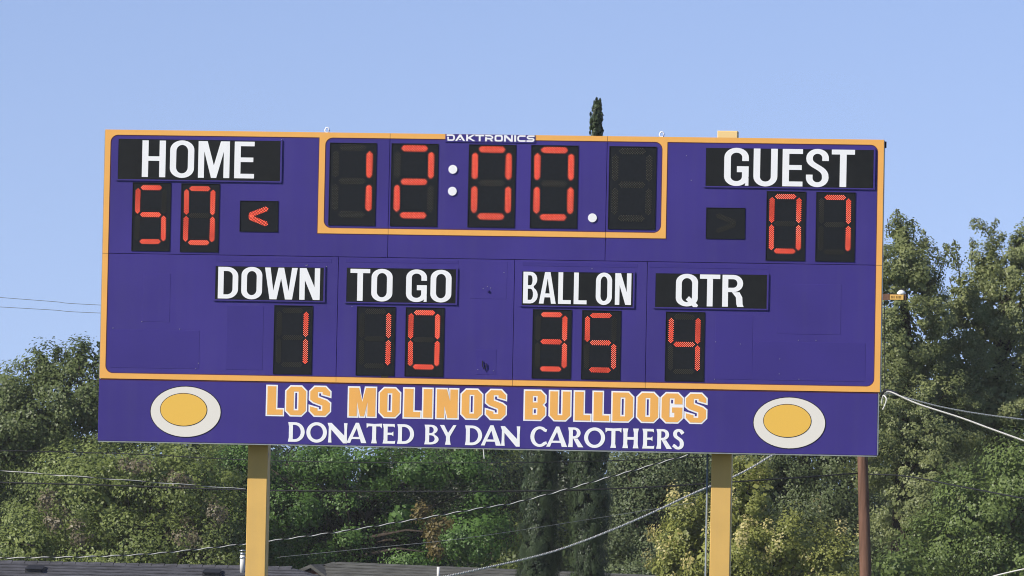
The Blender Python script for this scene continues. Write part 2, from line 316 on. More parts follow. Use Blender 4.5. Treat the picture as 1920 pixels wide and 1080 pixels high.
def flare(ch, w, h, s, t):       # capitals with flared ends
    f = s*.22; q = h*.22
    def st(x0, x1, y0, y1, l=1, r=1, top=1, bot=1):
        lp = []
        lp += [(x0-f*l*bot, y0), (x1+f*r*bot, y0), (x1, y0+q), (x1, y1-q), (x1+f*r*top, y1), (x0-f*l*top, y1), (x0, y1-q), (x0, y0+q)]
        return [lp]
    def bar(x0, x1, y0, y1, g=.035):     # level bar that widens toward x1
        return [[(x0, y0), (x1-h*.02, y0-h*g*0), (x1, y0), (x1+h*.015, y1+h*g), (x1-h*.05, y1), (x0, y1)]]
    def barT(x0, x1, y0, y1, g=.05):
        return [[(x0, y0), (x1-h*.06, y0), (x1+h*.015, y0-h*g), (x1, y1), (x0, y1)]]
    if ch == 'D': return [st(f, s+f, 0, h, 1, 0), [stroke([(s+f-.0, h-t/2), (w*.40, h-t/2)]+arc(w*.40, h/2, w*.6-s/2, h/2-t/2, 90, -90, 17)+[(s+f, t/2)], s, t)]]
    if ch in 'O': return [[rrect(0, -h*.02, w, h*1.02, w/2, h*.52, 13), rrect(s, t, w-s, h-t, w/2-s, h/2-t, 13)]]
    if ch == 'C': return [[stroke([(w-s*.1, h*.80)]+arc(w*.56, h/2, w*.56-s/2, h/2-t/2+h*.02, 48, 312, 25)+[(w-s*.05, h*.20)], s, t)]]
    if ch == 'N': return [[[(0, 0), (s*.9, 0), (s*.78, h*.3), (s*.8, h*.66), (w-s*1.0, -h*.03), (w-s*.05, -h*.03), (w-s*.12, h*.6), (w, h), (w-s*.9, h), (w-s*.75, h*.66), (w-s*.78, h*.36), (s*.85, h), (-s*.2, h), (s*.15, h*.80), (s*.12, h*.3)]]]
    if ch == 'A':
        k = (w/2-s*.9)/(h*.82); y1 = h*.20; y2 = y1+t*.8; a = s*.75; b = s*1.15
        return [[[(-f, 0), (a, 0), (a+k*y1, y1), (w-b-k*y1, y1), (w-b-f*.3, 0), (w+f*.6, 0), (w*.52+s*.42, h*1.03), (w*.52-s*.38, h*1.03)],
                 [(a+k*y2+.002, y2), (w*.5, h*.76), (w-b-k*y2-.002, y2)]]]
    if ch == 'T': return [st(w/2-s/2, w/2+s/2, 0, h-t, 1, 1, 0, 1), [[(0, h-t*1.7), (w*.12, h-t), (w*.88, h-t), (w, h-t*1.7), (w*1.02, h*1.01), (w*.5, h*.985), (-w*.02, h*1.01)]]]
    if ch == 'E': return [st(f, s+f, 0, h, 1, 0), bar(s+f, w, 0, t*.95), barT(s+f, w*.95, h-t*.95, h), [[(s+f, h*.5-t*.42), (w*.72, h*.5-t*.42), (w*.86, h*.5-t*.9), (w*.86, h*.5+t*.9), (w*.72, h*.5+t*.42), (s+f, h*.5+t*.42)]]]
    if ch == 'H': return [st(f, s+f, 0, h), st(w-s-f, w-f, 0, h), [rect(s+f, h*.5-t/2, w-s-f, h*.5+t/2)]]
    if ch == 'Y': return [st(w/2-s/2, w/2+s/2, 0, h*.42, 1, 1, 0, 1), [[(w/2-s/2, h*.42), (w/2+s/2, h*.42), (w+f*.5, h), (w-s*.7, h), (w/2, h*.60), (s*.95, h), (-f*.5, h)]]]
    if ch == 'B':
        m = h*.52; r1 = m/2; r2 = (h-m)/2; xx = w*.45; w2 = w*.92; tt = t*.8; x0 = f
        return [[[(x0-f, 0), (xx, 0)]+arc(xx, r1, w-xx, r1, -90, 60)+arc(xx, m+r2, w2-xx, r2, -60, 90)+[(x0-f, h), (x0, h-q), (x0, q)],
                 [(x0+s, tt), (xx, tt)]+arc(xx, (tt+m-tt/2)/2, w-xx-s, (m-1.5*tt)/2, -90, 90)+[(x0+s, m-tt/2)],
                 [(x0+s, m+tt/2), (xx, m+tt/2)]+arc(xx, (m+tt/2+h-tt)/2, w2-xx-s, (h-m-1.5*tt)/2, -90, 90)+[(x0+s, h-tt)]]]
    if ch == 'R':
        m = h*.44; tt = t*.85; r = (h-m-tt)/2; xx = w*.42
        return [st(f, s+f, 0, h, 1, 0), [stroke([(s+f, h-tt/2), (xx, h-tt/2)]+arc(xx, h-tt/2-r, w*.86-s/2-xx, r, 90, -90, 13)+[(s+f, m+tt/2)], s*.95, tt)],
                [[(w*.36, m-.0004), (w*.66, m-.0004), (w+f, 0), (w-s*1.15, 0)]]]
    if ch == 'S':
        rx = w/2-s/2; ry = h*.25-t/2
        return [[stroke([(w-s*.25, h*.78)]+arc(w*.52, h-t/2-ry+h*.02, rx, ry, 35, 180, 13)+bez((s*.6, h*.74), (s*.5, h*.55), (w-s*.4, h*.54), (w-s/2, h*.27), 12)[1:-1]+arc(w/2, t/2+ry-h*.02, rx, ry, 0, -145, 13)+[(s*.1, h*.20)], s, t)]]

def tech(ch, w, h, t):           # wide square-cornered capitals built of strokes
    k = t/2; c = h*.28
    def st(p): return [stroke(p, t*1.15, t)]
    rr = lambda x0, y0, x1, y1: rrect(x0, y0, x1, y1, c)
    if ch == 'D': return [st([(0, h-k), (w-c-k, h-k)]+arc(w-c-k, h-c-k, c, c, 90, 0, 5)+arc(w-c-k, c+k, c, c, 0, -90, 5)+[(k*2, k), (k*2, h*.62)])]
    if ch == 'A': return [[[(0, 0), (t*1.3, 0), (w*.5, h*.62), (w-t*1.3, 0), (w, 0), (w*.5+t*.6, h), (w*.5-t*.6, h)]], [rect(w*.40, h*.14, w*.60, h*.30)]]
    if ch == 'K': return [[rect(0, 0, t*1.2, h)], [[(t*1.2, h*.40), (w-t*1.6, 0), (w, 0), (w*.45, h*.5), (w*.98, h), (w-t*1.8, h), (t*1.2, h*.60)]]]
    if ch == 'T': return [[rect(0, h-t, w, h)], [rect(w/2-t*.6, 0, w/2+t*.6, h-t)]]
    if ch == 'R': return [[rect(0, 0, t*1.2, h*.64)], st([(0, h-k), (w-c-k, h-k)]+arc(w-c-k, h-c-k, c*.9, c*.7, 90, -90, 7)+[(t*1.2, h*.42)]), [[(w*.5, h*.33), (w*.72, h*.33), (w, 0), (w-t*1.5, 0)]]]
    if ch == 'O': return [[rrect(0, 0, w, h, c), rrect(t*1.15, t, w-t*1.15, h-t, c*.5)]]
    if ch == 'N': return [[[(0, 0), (t*1.2, 0), (t*1.2, h*.62), (w-t*1.5, 0), (w, 0), (w, h), (w-t*1.2, h), (w-t*1.2, h*.38), (t*1.5, h), (0, h)]]]
    if ch == 'I': return [[rect(0, 0, w, h)]]
    if ch == 'C': return [st([(w, h-k), (c+k, h-k)]+arc(c+k, h-c-k, c, c, 90, 180, 5)+arc(c+k, c+k, c, c, 180, 270, 5)+[(w, k)])]
    if ch == 'S': return [st([(w, h-k), (c, h-k)]+arc(c*.9+k, h-c*.8-k, c*.8, c*.8, 110, 180, 4)+[(k*1.3, h*.62), (c, h*.5), (w-c, h*.5), (w-k*1.3, h*.40)]+arc(w-c*.9-k, c*.8+k, c*.8, c*.8, 0, -70, 4)+[(w-c, k), (0, k)])]

# ------------------------------------------------------------------ ground
g = MB(); N_ = 40
xs = np.linspace(-1500, 1500, N_+1); vs = [(float(x), float(y), 0.0) for y in np.linspace(-600, 2400, N_+1) for x in xs]
g.add(vs, [(j*(N_+1)+i, j*(N_+1)+i+1, (j+1)*(N_+1)+i+1, (j+1)*(N_+1)+i) for j in range(N_) for i in range(N_)])
tagit(g.build('ground', M['grass']), kind='structure')

# ------------------------------------------------------------------ scoreboard
sb = thing('scoreboard', (0, 0, 0), 'large purple and gold football scoreboard with red LED digits on two ochre posts', 'scoreboard')
GO = .004                        # how far the gold vinyl stands proud
XL, XR, ZT, ZG = -3.81, 3.81, BZ+3.051, BZ+.611
def bz(x, y): a, z = bd(x, y); return a, z+BZ
seam_t = [bz(729, 380)[0], bz(1136.5, 390)[0]]
seam_b = [bz(632.5, 600)[0], bz(963, 610)[0], bz(1212, 610)[0]]
ZM = (bz(400, 478.5)[1]+bz(1640, 497)[1])/2
G = .0018
ex = [XL]+seam_t+[XR]
for i in range(3): MB().bev(ex[i]+(G if i else 0), ex[i+1]-(G if i < 2 else 0), 0, .19, ZM+G, ZT, .003).build('cabinet_panel', M['purple'], sb)
ex = [XL]+seam_b+[XR]
for i in range(4): MB().bev(ex[i]+(G if i else 0), ex[i+1]-(G if i < 3 else 0), 0, .19, ZG+G, ZM-G, .003).build('cabinet_panel', M['purple'], sb)
MB().box(XL+.004, XR-.004, .03, .186, ZG-.002, ZT-.004).build('cabinet_back', M['dark'], sb)
MB().box(XR+.001, XR+.006, .004, .20, ZG, ZT-.01).build('side_trim', M['alu'], sb); MB().box(XL-.006, XL-.001, .004, .20, ZG, ZT-.01).build('side_trim', M['alu'], sb)
sign = MB().bev(XL-.006, XR-.018, .004, .11, BZ, ZG-.004, .003).build('sign_panel', M['purple'], sb)
MB().box(XL-.004, XR-.02, .002, .10, BZ-.012, BZ-.002).build('bottom_trim', M['alu'], sb)
MB().box(XR-.0165, XR-.008, .006, .108, BZ+.002, ZG-.006).build('side_trim', M['alu'], sb)

# gold border: outer ring, clock surround
bw = .055
ci = (bz(608.5, 343)[0], bz(1241, 350)[0]); co = (bz(597.5, 343)[0], bz(1250, 350)[0])
cz_i = (bz(700, 430.5)[1]+bz(1150, 434)[1])/2; cz_o = (bz(700, 440)[1]+bz(1150, 444.5)[1])/2
zi = ZT-.050; r0 = .075
inner = [(co[0], zi)]+arc(XL+bw+r0, zi-r0, r0, r0, 90, 180, 9)+arc(XL+bw+r0, ZG+bw-.003+r0, r0, r0, 180, 270, 9)+arc(XR-bw-r0, ZG+bw-.003+r0, r0, r0, 270, 360, 9)+arc(XR-bw-r0, zi-r0, r0, r0, 0, 90, 9)+[(co[1], zi), (co[1], cz_o), (co[0], cz_o)]
clock = rrect(ci[0], cz_i, ci[1], zi, r0)
def sheet(loops, y, name, m, cuts, parent, zsplit=None):
    bm = bmesh.new(); flat = [p for lp in loops for p in lp]; bv = [bm.verts.new((x, y, z)) for x, z in flat]
    for t in tessellate_polygon([[Vector((p[0], p[1], 0)) for p in lp] for lp in loops]):
        a, b, c = (flat[i] for i in t)
        if abs((b[0]-a[0])*(c[1]-a[1])-(b[1]-a[1])*(c[0]-a[0])) < 1e-10: continue
        try: bm.faces.new([bv[i] for i in t])
        except ValueError: pass
    for cx, z0, z1 in cuts:
        for d in (-G, G):
            bmesh.ops.bisect_plane(bm, geom=bm.verts[:]+bm.edges[:]+bm.faces[:], plane_co=(cx+d, 0, 0), plane_no=(1, 0, 0))
        kill = [f for f in bm.faces if abs(f.calc_center_median().x-cx) < G*.9 and z0 < f.calc_center_median().z < z1]
        bmesh.ops.delete(bm, geom=kill, context='FACES')
    if zsplit:
        for d in (-G, G): bmesh.ops.bisect_plane(bm, geom=bm.verts[:]+bm.edges[:]+bm.faces[:], plane_co=(0, 0, zsplit+d), plane_no=(0, 0, 1))
        bmesh.ops.delete(bm, geom=[f for f in bm.faces if abs(f.calc_center_median().z-zsplit) < G*.9], context='FACES')
    r = bmesh.ops.extrude_face_region(bm, geom=bm.faces[:])
    bmesh.ops.translate(bm, verts=[v for v in r['geom'] if isinstance(v, bmesh.types.BMVert)], vec=(0, GO-.0008, 0))
    bmesh.ops.recalc_face_normals(bm, faces=bm.faces[:])
    me = bpy.data.meshes.new(name); bm.to_mesh(me); bm.free(); me.materials.append(m)
    o = bpy.data.objects.new(name, me); COL.objects.link(o); o.parent = parent; return o
sheet([rect(XL, ZG, XR, ZT), clock, inner[::-1]], -GO, 'border_stripe', M['gold'],
      [(x, ZM, ZT+1) for x in seam_t]+[(x, 0, ZM) for x in seam_b], sb, ZM)
# thin maroon keyline along the gold
key = MB()
for lp in (clock, inner):
    a = orient(lp); key.prism([a, grow([a[::-1]], .0)[0] if 0 else [p for p in grow([a], -.007)[0]]], -.0016, -.0004)
key.build('keyline', mat('maroon_keyline', (.09, .02, .035), .6, .3), sb)
MB().box(XL+.002, XR-.02, .0025, .006, ZG-.0135, ZG-.0045).build('keyline', bpy.data.materials['maroon_keyline'], sb)

# maker's plate over the top stripe
x0, zb = bz(835, 268); x1, zt_ = bz(1004, 252)
zb = ZT-.078; zt_ = ZT-.001
plate = MB().box(x0, x1, -.009, -.0042, zb, zt_).build('name_plate', M['purple2'], sb)
LET = {}
def letters(parent, name, items, z0, z1, font, depth, y, m, s=None, t=None, outline=None, g_=None):
    for ch, xa, xb in items:
        w = xb-xa; h = z1-z0
        if font == 'sans': P = sans(ch, w, h, s, t)
        elif font == 'flare': P = flare(ch, w, h, s, t)
        elif font == 'tech': P = tech(ch, w, h, t)
        else: P = block(ch, w, h, g_)
        b = MB(); ob = MB()
        for pc in P:
            lift = .0012 if 'lift' in pc else 0
            lps = [[(xa+px, z0+py) for px, py in lp] for lp in pc if lp != 'lift']
            lps = [orient(lp, i == 0) for i, lp in enumerate(lps)]
            b.prism(lps, y-depth-lift, y-lift*.2)
            if outline:
                if ch == 'G': lps = [[(xa+px, z0+py) for px, py in lp] for lp in block('O', w, h, g_)[0]]; lps[1] = [(px, max(pz, z0+h*.60)) for px, pz in lps[1]][::-1]
                ob.prism(grow(lps, outline), y-depth*.55, y+.0005)
        if outline:
            ob.build('letter_outline', M['white'], parent)
        b.build(name, m, parent)
# letter runs measured on the board: (character, left, right) in pixels of the photo, converted to metres
def run(ox, oy, sc, word, spans, yt, yb, n0=0):
    it = []
    for ch, (a, b_) in zip(word, spans):
        ym = oy+((yt[0]+(yt[1]-yt[0])*(a-spans[0][0])/max(1, spans[-1][0]-spans[0][0]))+(yb[0]+(yb[1]-yb[0])*(a-spans[0][0])/max(1, spans[-1][0]-spans[0][0])))/2/sc
        it.append((ch, bz(ox+a/sc, ym)[0], bz(ox+b_/sc, ym)[0]))
    z1 = (bz(ox+spans[0][0]/sc, oy+yt[0]/sc)[1]+bz(ox+spans[-1][1]/sc, oy+yt[1]/sc)[1])/2
    z0 = (bz(ox+spans[0][0]/sc, oy+yb[0]/sc)[1]+bz(ox+spans[-1][1]/sc, oy+yb[1]/sc)[1])/2
    return it, z0, z1
it, z0, z1 = run(590, 230, 4, 'DAKTRONICS', [(990, 1052), (1054, 1130), (1137, 1207), (1205, 1272), (1279, 1342), (1350, 1412), (1421, 1487), (1497, 1512), (1521, 1582), (1590, 1650)], (89, 95), (137, 145))
letters(plate, 'letter', it, z0, z1, 'tech', .002, -.009, M['white'], t=(z1-z0)*.24)

# caption panels
CAPS = [  # black field in pixels: x0,x1 at mid height, y top / bottom at middle ; lettering
    ('HOME', (222, 526), (262.5, 338), (180, 230, 4, 'HOME', [(348, 524), (557, 738), (769, 1004), (1040, 1189)], (132, 145), (408, 419)), 47, 34),
    ('GUEST', (1323.5, 1638), (279.5, 351), (1240, 230, 4, 'GUEST', [(472, 656), (692, 872), (909, 1061), (1086, 1256), (1277, 1451)], (191, 205), (472, 484)), 49, 36),
    ('DOWN', (404, 607), (500.5, 563), (180, 480, 4, 'DOWN', [(917, 1068), (1092, 1248), (1267, 1512), (1528, 1681)], (82, 92), (320, 329)), 42, 31),
    ('TO GO', (650, 855), (503.5, 567.5), (600, 480, 4, 'TOGO', [(228, 376), (387, 545), (647, 803), (830, 987)], (98, 106), (336, 346)), 42, 31),
    ('BALL ON', (979, 1187), (510.5, 574), (940, 480, 4, 'BALLON', [(165, 275), (284, 411), (428, 524), (545, 642), (710, 831), (854, 975)], (120, 129), (356, 367)), 35, 29),
    ('QTR', (1229, 1438), (514, 577.5), (940, 480, 4, 'QTR', [(1310, 1475), (1489, 1641), (1658, 1820)], (136, 143), (376, 381)), 43, 32),
]
for nm, (xa, xb), (ya, yb), rn, sp, tp in CAPS:
    xm, ym = (xa+xb)/2, (ya+yb)/2
    X0, X1 = bz(xa, ym)[0], bz(xb, ym)[0]; Z1, Z0 = bz(xm, ya)[1], bz(xm, yb)[1]
    c = MB().box(X0, X1, -.012, -.001, Z0, Z1).build('caption_panel', M['black'], sb)
    fr = MB(); F = .016
    fr.prism([rect(X0-F, Z0-F*.8, X1+F, Z1+F*.7), rect(X0, Z0, X1, Z1)[::-1]], -.0145, -.0005)
    fr.build('caption_frame', M['purple'], c)
    it, z0, z1 = run(*rn)
    letters(c, 'letter', it, z0, z1, 'sans', .003, -.0125, M['white'], s=sp/4/191*1.0, t=tp/4/191)

# LED digits
def led_mesh(L, p, lit, vertical, name):
    v = []; f = []; mi = []
    for j in range(-2, 3):
        o = p/2 if j % 2 else 0; half = L/2-abs(j)*p*.5+1e-6
        k = -40
        for k in range(-20, 21):
            a = k*p+o
            if abs(a) > half: continue
            cx, cz = (j*p/2, a) if vertical else (a, j*p/2)
            b = len(v)
            if lit:
                r1, r2 = p*.12, p*.235
                for r, y in ((r1, -.004), (r2, -.0015)):
                    v += [(cx+r*math.cos(q*math.pi/3), y, cz+r*math.sin(q*math.pi/3)) for q in range(6)]
                v.append((cx, -.006, cz))
                for q in range(6):
                    n = (q+1) % 6; f.append((b+12, b+q, b+n)); mi.append(0); f.append((b+q, b+6+q, b+6+n, b+n)); mi.append(1)
            else:
                r = p*.26; v += [(cx+r*math.cos(q*math.pi/3), -.001, cz+r*math.sin(q*math.pi/3)) for q in range(6)]+[(cx, -.005, cz)]
                for q in range(6): f.append((b+6, b+q, b+(q+1) % 6)); mi.append(0)
    me = bpy.data.meshes.new(name); me.from_pydata(v, [], f)
    for m in ((M['led_core'], M['led_ring']) if lit else (M['led_off'],)): me.materials.append(m)
    me.polygons.foreach_set('material_index', mi); me.update(); return me
SEG = {'0': 'abcdef', '1': 'bc', '2': 'abged', '3': 'abgcd', '4': 'fgbc', '5': 'afgcd', '7': 'abc', ' ': ''}
LEDM = {}
def digit(px, py, w, h, p, ch, big):
    cx, cz = bz(px, py); x0, x1, zb_, zt2 = cx-w/2, cx+w/2, cz-h/2, cz+h/2
    if big: top, mid, bot, xl, xr, hl, vl = .052, .462, .874, .125, .862, .62, .365
    else: top, mid, bot, xl, xr, hl, vl = .068, .468, .868, .13, .84, .62, .36
    b = MB(); b.box(x0, x1, -.003, -.0005, zb_, zt2)
    o = b.build('digit', M['face'], sb)
    fr = MB(); F = .006; fr.prism([rect(x0-F, zb_-F, x1+F, zt2+F), rect(x0, zb_, x1, zt2)[::-1]], -.008, -.0004); fr.build('digit_frame', M['black'], o)
    xc = x0+w*(xl+xr)/2
    pos = {'a': (xc, top, 0), 'g': (xc, mid, 0), 'd': (xc, bot, 0), 'f': (x0+w*xl, (top+mid)/2, 1), 'b': (x0+w*xr, (top+mid)/2, 1), 'e': (x0+w*xl, (mid+bot)/2, 1), 'c': (x0+w*xr, (mid+bot)/2, 1)}
    for k, (x, v_, ver) in pos.items():
        lit = k in SEG[ch]; key_ = (big, lit, ver)
        if key_ not in LEDM: LEDM[key_] = led_mesh(h*vl if ver else w*hl+p*.3, p, lit, ver, 'led_segment')
        sg = bpy.data.objects.new('led_segment', LEDM[key_]); COL.objects.link(sg); sg.location = (x, -.0032, zt2-v_*h); sg.parent = o
        sg['label'] = 'glowing red segment' if lit else 'dark unlit segment'
    return o
for px, py, ch in ((661, 345.3, '1'), (776.7, 346.7, '2'), (922, 348.8, '0'), (1039, 350.2, '0'), (1185.5, 352.3, ' ')):
    digit(px, py, .448, .795, .0246, ch, True)
for px, py, ch in ((283.6, 406.5, '5'), (374.8, 408.4, '0'), (1473.2, 423.8, '0'), (1566.3, 425.5, '7'), (549.3, 637.2, '1'), (704.3, 639.5, '1'),
                   (796, 641.3, '0'), (1034.5, 645, '3'), (1127, 646.8, '5'), (1284, 649.8, '4')):
    digit(px, py, .367, .66, .0196, ch, False)
# possession arrows
def arrow(px, py, lit, sgn):
    cx, cz = bz(px, py); w, h = .367, .293
    o = MB().box(cx-w/2, cx+w/2, -.003, -.0005, cz-h/2, cz+h/2).build('possession_arrow', M['face'], sb)
    F = .005; MB().prism([rect(cx-w/2-F, cz-h/2-F, cx+w/2+F, cz+h/2+F), rect(cx-w/2, cz-h/2, cx+w/2, cz+h/2)[::-1]], -.008, -.0004).build('arrow_frame', M['black'], o)
    key_ = ('arrow', lit)
    if key_ not in LEDM: LEDM[key_] = led_mesh(.205, .0196, lit, 0, 'led_segment')
    for u in (1, -1):
        sg = bpy.data.objects.new('led_segment', LEDM[key_]); COL.objects.link(sg)
        sg.location = (cx-sgn*.005, -.0032-(.0 if u > 0 else .0), cz+u*.044); sg.rotation_euler = (0, -sgn*u*R(21), 0); sg.parent = o
        sg['label'] = 'glowing red segment' if lit else 'dark unlit segment'
arrow(485.6, 405.6, True, 1); arrow(1360.3, 418.8, False, -1)
for px, py in ((849.2, 317.6), (848.2, 358.6), (1110.8, 408.5)):
    x, z = bz(px, py); MB().prism([arc(x, z, .043, .043, 0, 345, 24)], -.012, -.0005).build('indicator_dot', M['white'], sb)

# painted-over service covers on the cabinet
def cover(a, b_, c, d, name='access_cover', yy=.0017, m='purple2'):
    x0, z1 = bz(a, b_); x1, z0 = bz(c, d)
    return MB().bev(x0, x1, -yy, -.0004, z0, z1, .0016).build(name, M[m], sb)
for q in ((269, 512, 318, 604), (207, 617, 373, 692), (426, 573, 492, 694), (883, 489, 950, 561), (893, 655, 930, 703), (1342, 590, 1410, 712), (1458, 532, 1576, 628), (404, 481, 622, 493), (648, 485, 860, 495), (980, 491, 1195, 502), (1216, 493, 1440, 505), (1412, 640, 1622, 716)):
    cover(*q, m='purple' if q[0] in (269, 1458, 883) else 'purple2')
x, z = bz(915, 545)
MB().tube([(x, -.004, z), (x, -.02, z)], .012, 10).build('cover_knob', M['purple2'], sb)
x, z = bz(907, 690)
MB().tube([(x-.012, -.012, z+.07), (x-.010, -.02, z+.02), (x+.006, -.02, z-.015), (x+.022, -.018, z+.005), (x+.024, -.014, z+.045)], .006, 6).build('cable_stub', M['dark'], sb)
x, z = bz(721, 706.3); tgp = MB().box(x-.035, x+.035, -.003, -.0004, z-.008, z+.010).build('rating_label', M['led_off'], sb)
random.seed(4)
rv = MB()                                                     # rivets and screw heads, each a shiny fleck
for px, py in ((528, 262), (612, 500), (576, 497), (574, 498), (337, 617), (372, 681), (251, 338), (704, 504), (660, 575), (945, 511), (1010, 575), (1388, 645), (1497, 638), (1530, 638), (1462, 673), (1461, 701), (1498, 711), (1342, 641), (1340, 711), (212, 615), (1110, 504), (884, 260), (920, 540), (896, 693), (925, 695), (914, 537), (906, 541), (1598, 341), (1287, 292), (1296, 338), (266, 603), (367, 691), (1320, 545)):
    x, z = bz(px, py); rv.box(x-.0035, x+.0035, -.0055, -.0005, z-.0035, z+.0035)
tagit(rv.build('rivet', M['alu'], sb), kind='stuff')

# lifting eyes, corner bracket
for px, py in ((614, 244), (1242.5, 253.5)):
    x, z = bz(px, py); z = ZT+.028
    e = MB(); e.tube([(x-.0155+.0, .09, ZT-.002), (x-.0155, .09, ZT+.008)], .009, 8)
    e.tube([(x-.0155+.021*math.sin(a), .09, z+.026*-math.cos(a)) for a in [i*2*math.pi/14 for i in range(15)]], .0075, 6)
    e.build('lifting_eye', M['white'], sb, True)
MB().box(XR+.007, XR+.022, .03, .08, ZT-.075, ZT-.015).build('corner_bracket', M['dark'], sb)

# posts and conduit
def post(px, py, top, w=.196):
    p = at(px, py, .275); x = p.x
    b = MB(); b.bev(x-w/2, x+w/2, .275, .275+w, 0, top, .006); o = b.build('post', M['post'], sb)
    MB().box(x-w/2-.02, x+w/2+.02, .20, .273, BZ+.35, BZ+.45).build('mounting_beam', M['steel'], o)
    MB().box(x-w/2-.02, x+w/2+.02, .20, .273, BZ+2.5, BZ+2.6).build('mounting_beam', M['steel'], o)
    return o
post(483.5, 850, BZ+2.85); pr = post(1353, 860, at(1366, 245.3, .275).z-.055)
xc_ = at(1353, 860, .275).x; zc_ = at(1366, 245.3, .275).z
MB().bev(xc_-.099, xc_+.099, .272, .474, zc_-.17, zc_, .006).build('sunlit_post_top', mat('sunlit_yellow_enamel', (.93, .66, .27), .45, .4), sb)  # upper end of the right post, its sunlight painted in as paler yellow
a = at(1327, 852, .33); b_ = at(1322, 1080, .33)
MB().tube([(a.x, .33, BZ+.1), (a.x, .33, 0)], .0095, 8).build('conduit', mat('dull_conduit', (.20, .24, .27), .5, .4), sb, True)

# sign lettering
it = []
def span(ox, lst): return [(ox+a/4.3636, ox+b/4.3636) for a, b in lst]
top = list(zip('LOSMOLINO', span(480, [(80, 232), (235, 420), (430, 617), (748, 990), (1000, 1188), (1200, 1357), (1357, 1453), (1466, 1662), (1670, 1860)])))
top += list(zip('SBULLDOGS', span(900, [(38, 222), (355, 545), (560, 750), (763, 915), (917, 1070), (1072, 1263), (1275, 1470), (1473, 1668), (1672, 1862)])))
OUT = .0150
zt2 = (bz(500, 722)[1]+bz(1325, 735)[1])/2; zb2 = (bz(500, 781.5)[1]+bz(1325, 794.3)[1])/2
itl = []
for ch, (a, b_) in top:
    ym = 752+(a-500)/825*13
    itl.append((ch, bz(a, ym)[0]+OUT, bz(b_, ym)[0]-OUT))
letters(sign, 'letter', itl, zb2+OUT, zt2-OUT, 'block', .0032, .004, M['gold'], outline=OUT*.95, g_=.047)
bot = list(zip('DONATEDBYD', span(480, [(262, 398), (412, 580), (590, 747), (748, 900), (905, 1028), (1037, 1138), (1155, 1293), (1378, 1495), (1507, 1635), (1710, 1850)])))
bot += list(zip('ANCAROTHERS', span(900, [(15, 170), (174, 328), (412, 548), (550, 710), (720, 840), (852, 1023), (1027, 1155), (1166, 1298), (1328, 1425), (1443, 1565), (1577, 1668)])))
zt3 = (bz(540, 792.6)[1]+bz(1280, 804)[1])/2; zb3 = (bz(540, 829.5)[1]+bz(1280, 841)[1])/2
itl = []
for ch, (a, b_) in bot:
    ym = 811+(a-540)/740*11.5
    itl.append((ch, bz(a, ym)[0], bz(b_, ym)[0]))
letters(sign, 'letter', itl, zb3, zt3, 'flare', .003, .0035, M['white'], s=.0385, t=.026)
# plain oval emblems, cream with a gold middle
for px, py in ((348, 772), (1480, 793)):
    x, z = bz(px, py)
    em = MB(); rx, rz = .345, .245
    em.prism([arc(x, z, rx+.008, rz+.008, 0, 352.5, 48)], .0015, .0038, 0)
    em.prism([arc(x, z, rx, rz, 0, 352.5, 48)], -.0005, .0012, 1)
    em.prism([arc(x-.02, z+.02, rx*.66+.006, rz*.64+.006, 0, 352.5, 48)], -.0024, -.0008, 0)
    em.prism([arc(x-.02, z+.02, rx*.66, rz*.64, 0, 352.5, 48)], -.004, -.0026, 2)
    em.build('emblem', [M['dark'], M['cream'], M['emblem_gold']], sign)

# ------------------------------------------------------------------ trees
RNG = np.random.default_rng(11)
def leaves_mesh(name, C0, rad, nper, leaf, mt, parent, out_c, flat=1.0, tintc=None, up=.35, aspect=.68, elong=1.0, wn=(.55, .95, .38)):
    """C0 (n,3) clump centres, rad (n) clump radii: diamond leaves spread through each clump"""
    n = len(C0); tot = n*nper
    d = RNG.normal(size=(tot, 3)); d /= np.linalg.norm(d, axis=1)[:, None]
    r = RNG.uniform(.15, 1, tot)**.55
    rr = np.repeat(rad, nper)
    off = d*(r*rr)[:, None]; off[:, 2] *= flat*elong
    p = np.repeat(C0, nper, 0)+off
    oc = np.repeat(out_c, nper, 0)
    nrm = d*wn[0]+oc*wn[1]+RNG.normal(size=(tot, 3))*wn[2]; nrm[:, 2] += up; nrm /= np.linalg.norm(nrm, axis=1)[:, None]
    u = np.cross(nrm, RNG.normal(size=(tot, 3))); u /= np.linalg.norm(u, axis=1)[:, None]
    w = np.cross(nrm, u); L = leaf*RNG.uniform(.6, 1.25, tot)[:, None]
    if elong > 1.5: u[:, 2] = np.abs(u[:, 2])+1.0; u /= np.linalg.norm(u, axis=1)[:, None]; w = np.cross(nrm, u)
    v = np.empty((tot, 4, 3)); v[:, 0] = p-u*L*.5; v[:, 1] = p+w*L*aspect*.5+u*L*.05; v[:, 2] = p+u*L*.5; v[:, 3] = p-w*L*aspect*.5+u*L*.05
    me = bpy.data.meshes.new(name); me.vertices.add(tot*4); me.vertices.foreach_set('co', v.reshape(-1).astype(np.float32))
    me.loops.add(tot*4); me.loops.foreach_set('vertex_index', np.arange(tot*4, dtype=np.int32))
    me.polygons.add(tot); me.polygons.foreach_set('loop_start', np.arange(0, tot*4, 4, dtype=np.int32)); me.polygons.foreach_set('loop_total', np.full(tot, 4, np.int32))
    me.update(calc_edges=True)
    at_ = me.attributes.new('tint', 'FLOAT', 'FACE')
    tc_ = RNG.uniform(0, 1, n) if tintc is None else tintc
    at_.data.foreach_set('value', np.clip(np.repeat(tc_, nper)*.55+RNG.uniform(0, 1, tot)*.45, 0, 1).astype(np.float32))
    me.materials.append(mt); o = bpy.data.objects.new(name, me); COL.objects.link(o); o.parent = parent
    return o
TRI = [0]
